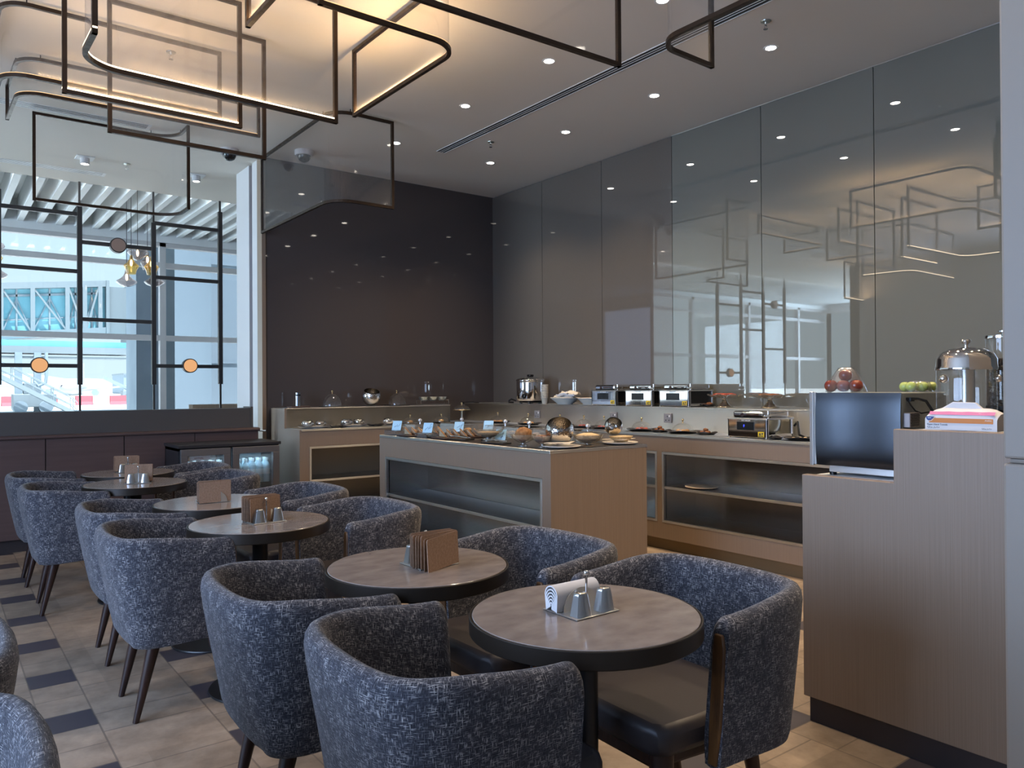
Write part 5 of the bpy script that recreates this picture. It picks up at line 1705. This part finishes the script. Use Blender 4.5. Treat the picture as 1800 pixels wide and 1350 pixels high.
for x, y in ((2.53, 2.15), (2.53, 1.03)):
    downlight('round recessed downlight overhead, beyond the top picture edge', x, y, DP, 'downlights overhead')

t = thing('linear_vent', 'long slotted air vent running across the right half of the ceiling', 'vent', (4.20, 1.0, ZC))
bm = BM(); box(bm, -0.052, -0.046, 0, 7.12 - 1.0 - 0.36, -0.004, 0); box(bm, 0.046, 0.052, 0, 5.76, -0.004, 0); box(bm, -0.016, -0.011, 0, 5.76, -0.003, 0); box(bm, 0.011, 0.016, 0, 5.76, -0.003, 0); part('slot_bar', bm, M['white'], t)
bm = BM(); box(bm, -0.046, 0.046, 0.0, 5.76, -0.0012, 0); part('slot_gap', bm, M['black'], t)
def sprinkler(label, x, y):
    t = thing('sprinkler', label, 'sprinkler', (x, y, ZC), 0, 'ceiling sprinklers')
    bm = BM(); lathe(bm, [(0.034, 0.002), (0.034, -0.001), (0.032, -0.006), (0.02, -0.008), (0.0, -0.008)], 24); part('rosette', bm, M['potsteel'], t, smooth=40)
    bm = BM(); cyl(bm, 0, 0, -0.03, -0.007, 0.006, 10); tube(bm, [(-0.012, 0, -0.02), (-0.012, 0, -0.045), (0, 0, -0.052)], 0.002, 6); tube(bm, [(0.012, 0, -0.02), (0.012, 0, -0.045), (0, 0, -0.052)], 0.002, 6); lathe(bm, [(0, -0.054), (0.016, -0.054), (0.016, -0.052), (0, -0.052)], 14, cap=False); part('head', bm, M['chrome'], t)
    return t
s0 = sprinkler('sprinkler head on the ceiling near the upper right downlight', 4.46, 3.06)
for x, y, lab in ((4.43, 6.19, 'sprinkler head on the ceiling right of the long vent end'), (1.385, 5.90, 'sprinkler head on the warm lit ceiling at upper left'), (1.685, 9.10, 'sprinkler head on the ceiling between the two surface spots')):
    dup(s0, (x, y, ZC), 0, lab)
t0 = None
for x, y, lab in ((1.285, 9.11, 'square surface spot on the pale ceiling seen through the curled panel'), (2.408, 9.13, 'square surface spot on the pale ceiling left of the clad column')):
    t = thing('surface_spot', lab, 'ceiling light', (x, y, ZC), 0, 'square surface spots near the window')
    bm = BM(); box(bm, -0.085, 0.085, -0.085, 0.085, -0.008, 0); part('base_plate', bm, M['white'], t, bev=0.003)
    bm = BM(); lathe(bm, [(0.045, -0.008), (0.045, -0.07), (0.038, -0.07), (0.036, -0.055)], 24); part('barrel', bm, M['plaster'], t, smooth=40)
    bm = BM(); cyl(bm, 0, 0, -0.06, -0.056, 0.036, 20); part('lens', bm, M['lens'], t)
def dome(label, x, y):
    t = thing('dome_camera', label, 'camera', (x, y, ZC), 0, 'dark dome cameras on the ceiling')
    bm = BM(); lathe(bm, [(0.095, 0.002), (0.095, -0.035), (0.085, -0.05), (0, -0.05)], 32); part('housing', bm, M['plaster'], t, smooth=40)
    bm = BM(); lathe(bm, [(0.066, -0.05), (0.064, -0.07), (0.05, -0.098), (0.025, -0.112), (0, -0.115)], 24, cap=False); part('dome_glass', bm, M['blackp'], t, smooth=True)
    return t
dome('dark dome camera on the ceiling seen through the bowed panel', 3.05, 7.55)
dome('dome camera half hidden behind the lowest upper left panel rail', 2.42, 7.95)
for nm, x0, x1, y, lab in (('a', -3.0, 1.60, 7.72, 'slotted ceiling vent at upper left seen through the panels'), ('b', -2.5, 1.545, 9.72, 'slotted ceiling vent near the window slats')):
    t = thing('linear_vent', lab, 'vent', (x0, y, ZC), 0)
    Lh = x1 - x0
    bm = BM()
    for d in (-0.08, -0.045, -0.01, 0.025, 0.06):
        box(bm, 0, Lh, d, d + 0.014, -0.002, 0)
    box(bm, -0.02, 0, -0.08, 0.076, -0.002, 0); box(bm, Lh, Lh + 0.03, -0.08, 0.076, -0.002, 0)
    part('slot_bar', bm, M['white'], t)
    bm = BM(); box(bm, 0, Lh, -0.075, 0.07, -0.0009, 0); part('slot_gap', bm, M['black'], t)

# ------------------------------------------------------------------ metal screen before the window
YS = 10.2
def screen(label, posts, bars, discs, group):
    t = thing('metal_screen', label, 'screen', (posts[0][0], YS, 0), 0, group)
    x0 = posts[0][0]
    for x, zb, zt in posts:
        bm = BM(); box(bm, x - x0 - 0.026, x - x0 + 0.026, -0.026, 0.026, zb, zt); p = part('post', bm, M['screen_metal'], t, bev=0.003)
        bm = BM(); box(bm, x - x0 - 0.011, x - x0 + 0.011, -0.011, 0.011, 0, zb); box(bm, x - x0 - 0.011, x - x0 + 0.011, -0.011, 0.011, zt, ZC + 0.0); part('post_pin', bm, M['screen_metal'], p)
    for xa, xb, z in bars:
        bm = BM(); box(bm, xa - x0, xb - x0, -0.018, 0.018, z - 0.022, z + 0.022); part('crossbar', bm, M['screen_metal'], t)
    for x, z, on in discs:
        bm = BM(); n = 32
        hcyl(bm, (x - x0, -0.045, z), (x - x0, 0.03, z), 0.09, 36)
        d = part('disc_lamp', bm, M['screen_metal'], t, smooth=40)
        bm = BM(); hcyl(bm, (x - x0, -0.052, z), (x - x0, -0.044, z), 0.078, 36); part('diffuser', bm, M['disc'] if on else M['discoff'], d)
    return t
screen('dark metal screen of posts and bars with round lamps standing before the window',
       [(0.60 - 0.01, 1.43, 3.60), (1.381, 1.43, 3.548), (2.182, 1.43, 3.422), (2.98, 1.435, 3.662)],
       [(0.59, 1.381, 3.42), (0.59, 1.381, 2.752), (0.59, 1.381, 1.649), (1.381, 2.182, 3.10), (1.381, 2.182, 2.197), (2.182, 2.98, 3.421), (2.182, 2.98, 2.755), (2.182, 2.98, 1.66)],
       [(0.975, 1.652, True), (1.785, 3.098, False), (2.60, 1.667, True)], 'metal screens along the window')
k = -4.2
screen('second dark metal screen farther left, seen only mirrored in the glass wall',
       [(-4.0, 1.43, 3.6), (-3.2, 1.43, 3.45), (-2.4, 1.43, 3.66), (-1.6, 1.43, 3.5)],
       [(-4.0, -3.2, 3.2), (-4.0, -3.2, 2.2), (-3.2, -2.4, 3.42), (-3.2, -2.4, 2.6), (-2.4, -1.6, 3.1), (-2.4, -1.6, 1.66)],
       [(-3.6, 3.2, False), (-2.0, 1.66, True)], 'metal screens along the window')

def glass_lamp(label, x, y, z, kind, mat, group):
    """z is the widest level of the shade"""
    t = thing('glass_pendant_lamp', label, 'pendant lamp', (x, y, z), 0, group)
    prof = {'wide': [(0.0, -0.062), (0.035, -0.058), (0.10, -0.030), (0.127, 0.0), (0.118, 0.016), (0.08, 0.040), (0.045, 0.075), (0.026, 0.115), (0.018, 0.15)],
            'bell': [(0.052, -0.105), (0.056, -0.095), (0.066, -0.055), (0.088, -0.012), (0.092, 0.0), (0.080, 0.018), (0.05, 0.042), (0.026, 0.078), (0.016, 0.125)],
            'round': [(0.0, -0.10), (0.045, -0.085), (0.075, -0.05), (0.115, -0.015), (0.130, 0.01), (0.118, 0.040), (0.08, 0.065), (0.03, 0.08), (0.012, 0.085)]}[kind]
    bm = BM(); lathe(bm, prof, 36, cap=False); part('glass_shade', bm, M[mat], t, smooth=60)
    top = prof[-1][1]
    bm = BM(); cyl(bm, 0, 0, top - 0.045, top + 0.012, 0.017, 14); part('lamp_holder', bm, M['brass'], t, smooth=40)
    bm = BM(); lathe(bm, [(0.006, top - 0.045), (0.014, top - 0.065), (0.015, top - 0.10), (0.008, top - 0.125), (0, top - 0.13)], 12); part('bulb', bm, M['bulb'], t, smooth=True)
    bm = BM(); cyl(bm, 0, 0, top + 0.01, 4.12 - z, 0.0035, 8); part('cord', bm, M['black'], t)
    return t
GL = 'blown glass lamps hanging in a cluster before the window'
glass_lamp('flat round smoked glass lamp at the top of the right hand cluster', 2.16, 11.0, 3.165, 'round', 'smoke', GL)
glass_lamp('smoked glass lamp tucked behind the upper right of the cluster', 2.30, 11.1, 3.065, 'bell', 'smoke', GL)
glass_lamp('amber bell shaped glass lamp at the left of the cluster', 2.055, 10.85, 2.965, 'bell', 'amber', GL)
glass_lamp('amber bell shaped glass lamp next to the screen post', 2.285, 10.80, 2.965, 'bell', 'amber', GL)
glass_lamp('lowest left wide smoked glass lamp of the cluster', 2.02, 10.95, 2.765, 'wide', 'smoke', GL)
glass_lamp('wide smoked glass lamp at the lower right, crossed by the screen post', 2.375, 11.05, 2.80, 'wide', 'smoke', GL)
glass_lamp('smoked glass lamp at the left picture edge, uppermost of three', 0.575, 11.0, 3.08, 'round', 'smoke', GL)
glass_lamp('amber glass lamp at the left picture edge, middle of three', 0.585, 10.9, 2.94, 'bell', 'amber', GL)
glass_lamp('wide smoked glass lamp at the left picture edge, lowest of three', 0.610, 11.05, 2.755, 'wide', 'smoke', GL)

t = thing('added_slat_light', 'added unseen light strip above the ceiling edge, brightening the white slats', 'added light', (-2.0, 10.26, 3.93))  # added strip with no known fitting, lifts the slats and fascia
bm = BM(); box(bm, -8, 9, -0.02, 0.0, -0.03, 0.03); part('added_light_channel', bm, M['white'], t)
l = bpy.data.lights.new('slat_fill_glow', 'AREA'); l.shape = 'RECTANGLE'; l.size = 16.0; l.size_y = 0.05; l.energy = SLAT_FILL; l.color = (0.80, 0.92, 1.0)
lo = put(bpy.data.objects.new('slat_fill_glow', l), t); lo.location = (0.5, 0.01, 0.0); lo.rotation_euler = (-PI / 2, 0, 0)
# ------------------------------------------------------------------ outside
bm = BM(); quad(bm, (-500, 13.6, -0.05), (900, 13.6, -0.05), (900, 900, -0.05), (-500, 900, -0.05)); struct('ground', bm, M['apron_ground'])
bm = BM()
pts = []
for i in range(60):
    x = -300 + 15 * i
    h = 9.5 + 3.5 * math.sin(i * 0.55 + 1.2) + 1.6 * math.sin(i * 1.7)
    pts.append((x, 620, h))
for (a, b) in zip(pts, pts[1:]):
    vs = [bm.verts.new(p) for p in ((a[0], 620, -0.1), (b[0], 620, -0.1), b, a, (a[0], 700, -0.1), (b[0], 700, -0.1))]
    bm.faces.new(vs[:4]); bm.faces.new((vs[3], vs[2], vs[5], vs[4]))
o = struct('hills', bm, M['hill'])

# boarding bridge
t = thing('boarding_bridge', 'glass sided airport boarding bridge on columns beyond the window', 'boarding bridge', (3.5, 60, 0))
x0, x1 = -18.0, 6.25
def sl(x):
    return 0.105 * (x - 3.6 + 3.5)
bm = BM()
def slab(bm, xa, xb, za, zb, ya, yb):
    v = box(bm, xa, xb, ya, yb, za, zb)
    for q in v:
        q.co.z += 0.10 * q.co.x
# roof, sill and floor beams
slab(bm, x0, x1, 8.05, 8.46, 0, 3.2); part('roof_beam', bm, M['bridge'], t)
bm = BM(); slab(bm, x0, x1, 4.75, 5.20, 0, 3.2); part('floor_beam', bm, M['bridge'], t)
bm = BM(); slab(bm, x0, x1, 5.2, 8.05, 0.55, 0.62); slab(bm, x0, x1, 5.2, 8.05, 2.6, 2.67); part('glass_side', bm, M['bridgeglass'], t)
bm = BM()
xs = [-16, -13.2, -10.4, -7.6, -4.8, -2.0, 0.12, 1.88, 3.9, 4.95, 5.9]
for x in xs:
    slab(bm, x - 0.13, x + 0.13, 5.2, 8.05, 0.0, 0.2)
part('upright', bm, M['bridge'], t)
for i, (a, b) in enumerate(zip(xs, xs[1:])):
    bm = BM()
    za, zb = (8.0, 5.2) if i % 2 else (5.2, 8.0)
    if i in (6, 8, 9):
        za, zb = zb, za
    bar(bm, (a + 0.1, 0.1, za + 0.1 * a), (b - 0.1, 0.1, zb + 0.1 * b), 0.11, 0.11)
    part('brace', bm, M['bridge'], t)
for i, (a, b) in enumerate(zip(xs, xs[1:])):
    bm = BM(); m_ = (a + b) / 2
    slab(bm, m_ - 0.05, m_ + 0.05, 5.2, 8.05, 0.42, 0.5); slab(bm, a + 0.13, b - 0.13, 6.0, 6.07, 0.45, 0.5); slab(bm, a + 0.13, b - 0.13, 7.55, 7.7, 0.42, 0.5)
    part('glazing_bar', bm, M['concrete'], t)
    bm = BM()
    bar(bm, (a + 0.1, 0.47, 5.3 + 0.1 * a), (m_, 0.47, 7.4 + 0.1 * m_), 0.07, 0.07); bar(bm, (m_, 0.47, 7.4 + 0.1 * m_), (b - 0.1, 0.47, 5.3 + 0.1 * b), 0.07, 0.07)
    part('inner_brace', bm, M['concrete'], t)
# lower duct, round head and rotunda box to the right
bm = BM(); box(bm, -18, 7.4, -1.5, 1.0, 3.85, 4.30); box(bm, -18, 7.4, -1.3, 0.8, 3.55, 3.66); part('lower_walkway', bm, M['bridge'], t)
bm = BM(); box(bm, -18, 7.4, -1.0, 0.4, 4.30, 4.72); part('lower_glazing', bm, M['bridgeglass'], t)
bm = BM(); box(bm, x1, 6.45, -0.1, 3.3, 5.2, 9.1); box(bm, 6.45, 7.7, 0.2, 3.0, 5.4, 8.7); box(bm, 7.7, 9.6, -4.0, 3.0, 3.9, 8.9); part('cab', bm, M['bridge'], t)
for x in (0.95, 2.0):
    bm = BM(); box(bm, x - 0.2, x + 0.2, -1.6, -1.2, 0, 3.9); part('column', bm, M['concrete'], t)
bm = BM()
pp = [(2.45, -1.9, 3.9), (2.45, -1.9, 2.3), (2.40, -1.9, 1.9), (2.0, -1.9, 1.7), (1.75, -1.9, 2.0)]
tube(bm, pp, 0.1, 8); part('hose', bm, M['concrete'], t, smooth=True)
bm = BM(); box(bm, 0.6, 3.0, -2.2, -0.6, 0.35, 1.2); box(bm, 1.2, 1.9, -2.0, -1.0, 1.2, 1.9); part('drive_unit', bm, M['bridge'], t, bev=0.05)
bm = BM()
for x in (1.0, 2.4):
    hcyl(bm, (x, -2.4, 0.35), (x, -0.6, 0.35), 0.40, 20)
part('wheel', bm, M['concrete'], t, smooth=40)

t = thing('steel_stair', 'outdoor steel stair with handrails slanting down below the boarding bridge', 'stair', (3.3, 56, 0))
A, B = Vector((-2.6, 0, 3.85)), Vector((3.9, 0, 0.0))
for y in (0, 1.2):
    bm = BM(); bar(bm, A + Vector((0, y, 0)), B + Vector((0, y, 0)), 0.07, 0.26); part('stringer', bm, M['bridge'], t)
    bm = BM()
    for h in (0.45, 0.95):
        tube(bm, [A + Vector((0, y, h)), B + Vector((0, y, h)), B + Vector((0.25, y, h - 0.35))], 0.030, 6)
    for i in range(7):
        p = A.lerp(B, i / 6) + Vector((0, y, 0)); tube(bm, [p, p + Vector((0, 0, 0.95))], 0.026, 6)
    part('handrail', bm, M['bridge'], t)
bm = BM()
for i in range(20):
    p = A.lerp(B, (i + 0.5) / 20); box(bm, p.x - 0.15, p.x + 0.15, 0, 1.2, p.z - 0.02, p.z + 0.02)
part('treads', bm, M['concrete'], t)

t = thing('airliner', 'white airliner parked far off, nose towards us', 'aircraft', (21.8, 180, 0))
bm = BM()
lathe(bm, [(0, 0), (0.5, 0.15), (1.0, 0.7), (1.35, 1.6), (1.5, 3.0), (1.5, 22), (0.9, 28), (0.2, 31)], 28); bm.transform(Matrix.Rotation(-PI / 2, 4, 'X')); bm.transform(Matrix.Rotation(-0.25, 4, 'Z')); bm.transform(Matrix.Translation((0, 0, 1.95))); part('fuselage', bm, M['plane_white'], t, smooth=True)
bm = BM(); prism(bm, [(-0.75, 2.35), (0.75, 2.35), (0.65, 2.62), (-0.65, 2.62)], 'y', 0.72, 1.2); part('cockpit_window', bm, M['ink'], t)
bm = BM(); prism(bm, [(7.0, 29), (7.9, 32), (7.7, 32.4), (6.7, 31)], 'z', 2.5, 8.2); bm2 = bm; part('tail_fin', bm, M['plane_white'], t)
for s in (-1, 1):
    bm = BM(); bar(bm, (3.0, 12, 1.4), (3.0 + s * 13, 20, 2.6), 2.4, 0.25); part('wing', bm, M['plane_white'], t)
    bm = BM(); hcyl(bm, (2.4 + s * 4.5, 10.5, 1.0), (3.1 + s * 4.5, 14, 1.0), 0.7, 18); part('engine', bm, M['concrete'], t, smooth=40)
t = thing('belt_loader', 'pale belt loader truck standing beside the far airliner', 'vehicle', (21.5, 110, 0))
bm = BM(); bar(bm, (-4.0, 0, 3.1), (0.2, 0, 1.0), 1.0, 0.35); part('belt', bm, M['concrete'], t)
bm = BM(); box(bm, -1.8, 2.4, -0.5, 1.2, 0.45, 1.4); part('chassis', bm, M['bridge'], t, bev=0.08)
bm = BM()
for x in (-1.1, 1.6):
    hcyl(bm, (x, -0.6, 0.45), (x, 1.2, 0.45), 0.45, 16)
part('wheel', bm, M['ink'], t)
t = thing('terminal_block', 'long hazy blue building far across the airfield', 'building', (92, 420, 0))
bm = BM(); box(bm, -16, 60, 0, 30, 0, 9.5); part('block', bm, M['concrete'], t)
bm = BM(); box(bm, -16.2, 60, -0.4, 30.4, 9.5, 10.2); part('roof_edge', bm, M['bridge'], t)
bm = BM(); tube(bm, [(10, -2, 0), (10, -2, 14)], 0.5, 6); part('mast', bm, M['plane_white'], t)
rb = wb = None
for i in range(26):
    x = -4.0 + 1.55 * i
    red = i % 2 == 0
    src = rb if red else wb
    lab = '%s plastic barrier block in the low striped row across the apron' % ('red' if red else 'white')
    if src is None:
        bm = BM(); prism(bm, [(-0.45, 0), (0.45, 0), (0.3, 0.35), (0.22, 0.95), (-0.22, 0.95), (-0.3, 0.35)], 'x', 0, 1.5)
        o = solo('barrier_block', bm, M['redblock'] if red else M['whiteprint'], lab, 'barrier', (x, 88.0, -0.05), 0, ('red' if red else 'white') + ' barrier blocks in the striped row')
        if red: rb = o
        else: wb = o
    else:
        dup(src, (x, 88.0, -0.05), 0)

# column and clutter just outside
t = thing('outside_column', 'square blue grey column just outside the window', 'column', (2.92, 13.75, 0))
bm = BM(); box(bm, -0.293, 0.29, -0.25, 0.55, -0.05, 4.3); part('shaft', bm, M['concrete'], t)
bm = BM(); box(bm, -0.32, 0.32, -0.27, 0.58, -0.05, 0.12); part('footing', bm, M['concrete'], t)
t = thing('outdoor_ac_unit', 'stacked outdoor air conditioner with two round fans seen through the window', 'air conditioner', (5.0, 20.0, 0))
bm = BM(); box(bm, -0.24, 0.33, 0, 0.4, 1.12, 1.92); part('casing', bm, M['acunit'], t, bev=0.02)
for zq in (1.72, 1.36):
    bm = BM(); hcyl(bm, (0.03, -0.015, zq), (0.03, 0.0, zq), 0.17, 28); g = part('fan_grille', bm, M['concrete'], t)
    bm = BM()
    for r in (0.05, 0.09, 0.13):
        tube(bm, [(0.03 + r * math.cos(2 * PI * i / 24), -0.018, zq + r * math.sin(2 * PI * i / 24)) for i in range(24)], 0.006, 5, closed=True)
    part('grille_ring', bm, M['acunit'], g)
bm = BM(); box(bm, -0.24, 0.33, 0.02, 0.38, 0.55, 1.08); box(bm, -0.2, -0.14, 0.1, 0.3, -0.05, 0.55); box(bm, 0.2, 0.26, 0.1, 0.3, -0.05, 0.55); part('stand', bm, M['acunit'], t)
t = thing('service_tower', 'pale boxy bridge rotunda high outside, cables hanging below it', 'structure', (10.3, 40, 0))
bm = BM(); box(bm, -0.85, 0.86, 0, 2.5, 4.45, 7.45); part('rotunda_box', bm, M['acunit'], t, bev=0.05)
bm = BM(); box(bm, -0.95, 0.95, -0.1, 2.6, 7.45, 7.6); box(bm, -0.8, 0.5, 0.4, 2.0, 4.2, 4.45); part('box_rim', bm, M['bridge'], t)
bm = BM(); box(bm, -0.15, 0.35, 0.8, 1.3, -0.05, 4.3); part('support_leg', bm, M['bridge'], t)
bm = BM()
for k in range(5):
    xx = -0.3 + 0.25 * k
    tube(bm, [(xx, 0.3, 4.4), (xx + 0.1, 0.2, 3.9), (0.0 + 0.1 * k, 0.2, 3.3 - 0.1 * k), (-0.2, 0.2, 2.6)], 0.03, 6)
part('hanging_cables', bm, M['concrete'], t, smooth=True)
bm = BM(); box(bm, 5.15, 7.2, 20.5, 21.0, -0.05, 2.02); solo('screen_panel', bm, M['palewall'], 'bluish cladding panel outside, right of the air conditioner', 'panel', (0, 0, 0))
bm = BM(); box(bm, 0, 3.2, 0, 4.0, -0.05, 9.0)
for i in range(3):
    box(bm, -0.01, 3.2, -0.02, 0.0, 1.9 + 2.0 * i, 1.93 + 2.0 * i)
solo('clad_wall', bm, M['palewall'], 'pale clad building wall close outside the window at right', 'wall', (4.50, 16.0, 0))

# ------------------------------------------------------------------ light, sky, camera
W = bpy.data.worlds.new('sky'); S.world = W
W.use_nodes = True
nt = W.node_tree; nt.nodes.clear()
out = nt.nodes.new('ShaderNodeOutputWorld'); bg = nt.nodes.new('ShaderNodeBackground')
tc = node(nt, 'TexCoord'); sp = node(nt, 'SeparateXYZ'); L(nt, tc, 'Generated', sp, 'Vector')
rp = node(nt, 'ValToRGB')
rp.color_ramp.elements[0].position = 0.0; rp.color_ramp.elements[0].color = (0.70, 0.90, 1.0, 1)
rp.color_ramp.elements[1].position = 0.5; rp.color_ramp.elements[1].color = (0.42, 0.72, 1.0, 1)
L(nt, sp, 'Z', rp, 'Fac'); L(nt, rp, 'Color', bg, 'Color')
bg.inputs['Strength'].default_value = SKY
L(nt, bg, 'Background', out, 'Surface')
l = bpy.data.lights.new('sun', 'SUN'); l.energy = SUN; l.angle = math.radians(1.0); l.color = (0.86, 0.95, 1.0)
o = put(bpy.data.objects.new('sun', l)); d = Vector((-0.05, 0.25, -0.97)); o.rotation_euler = d.to_track_quat('-Z', 'Y').to_euler(); o.location = (0, -20, 30)

def arealight(name, loc, rot, sx, sy, e, col, portal=False):
    l = bpy.data.lights.new(name, 'AREA'); l.shape = 'RECTANGLE'; l.size = sx; l.size_y = sy; l.energy = e; l.color = col
    if portal:
        l.cycles.is_portal = True
    o = put(bpy.data.objects.new(name, l)); o.location = loc; o.rotation_euler = rot
    return o
arealight('window_portal', (-1.75, 13.03, 1.9), (-PI / 2, 0, 0), 17.5, 3.5, 1, (1, 1, 1), True)
arealight('window_portal', (-3.42, 0.75, 1.92), (0, -PI / 2, 0), 3.1, 8.7, 1, (1, 1, 1), True)
arealight('daylight_boost', (-3.38, 2.5, 1.95), (0, -PI / 2, 0), 3.0, 3.8, DAY, (0.46, 0.64, 1.0))
arealight('daylight_boost', (-10.42, 10.2, 2.0), (0, -PI / 2, 0), 3.0, 3.2, ADDED_DAY, (0.58, 0.80, 1.0))  # added lamp at the added window, brightens ceiling, slats and wall end

cam = bpy.data.cameras.new('camera'); co = put(bpy.data.objects.new('camera', cam)); S.camera = co
cam.sensor_fit = 'HORIZONTAL'; cam.sensor_width = 36.0; cam.lens = CAM[0] / 1800.0 * 36.0
cam.clip_start = 0.05; cam.clip_end = 2000
a, b, c = [math.radians(v) for v in CAM[1:]]
fwd = Vector((math.sin(a) * math.cos(b), math.cos(a) * math.cos(b), math.sin(b)))
r0 = Vector((math.cos(a), -math.sin(a), 0)); u0 = r0.cross(fwd)
rr = r0 * math.cos(c) + u0 * math.sin(c); uu = -r0 * math.sin(c) + u0 * math.cos(c)
m = Matrix((rr, uu, -fwd)).transposed().to_4x4()
m.translation = Vector((0, 0, 1.354))
co.matrix_world = m

S.view_settings.view_transform = 'Standard'
S.view_settings.look = 'None'
S.view_settings.exposure = EXPO
S.view_settings.gamma = 1.0
S.view_settings.use_curve_mapping = False
S.cycles.transparent_max_bounces = 24
S.cycles.max_bounces = 8
S.cycles.use_denoising = True
S.cycles.sample_clamp_indirect = 6.0
S.cycles.caustics_reflective = False
S.cycles.caustics_refractive = False
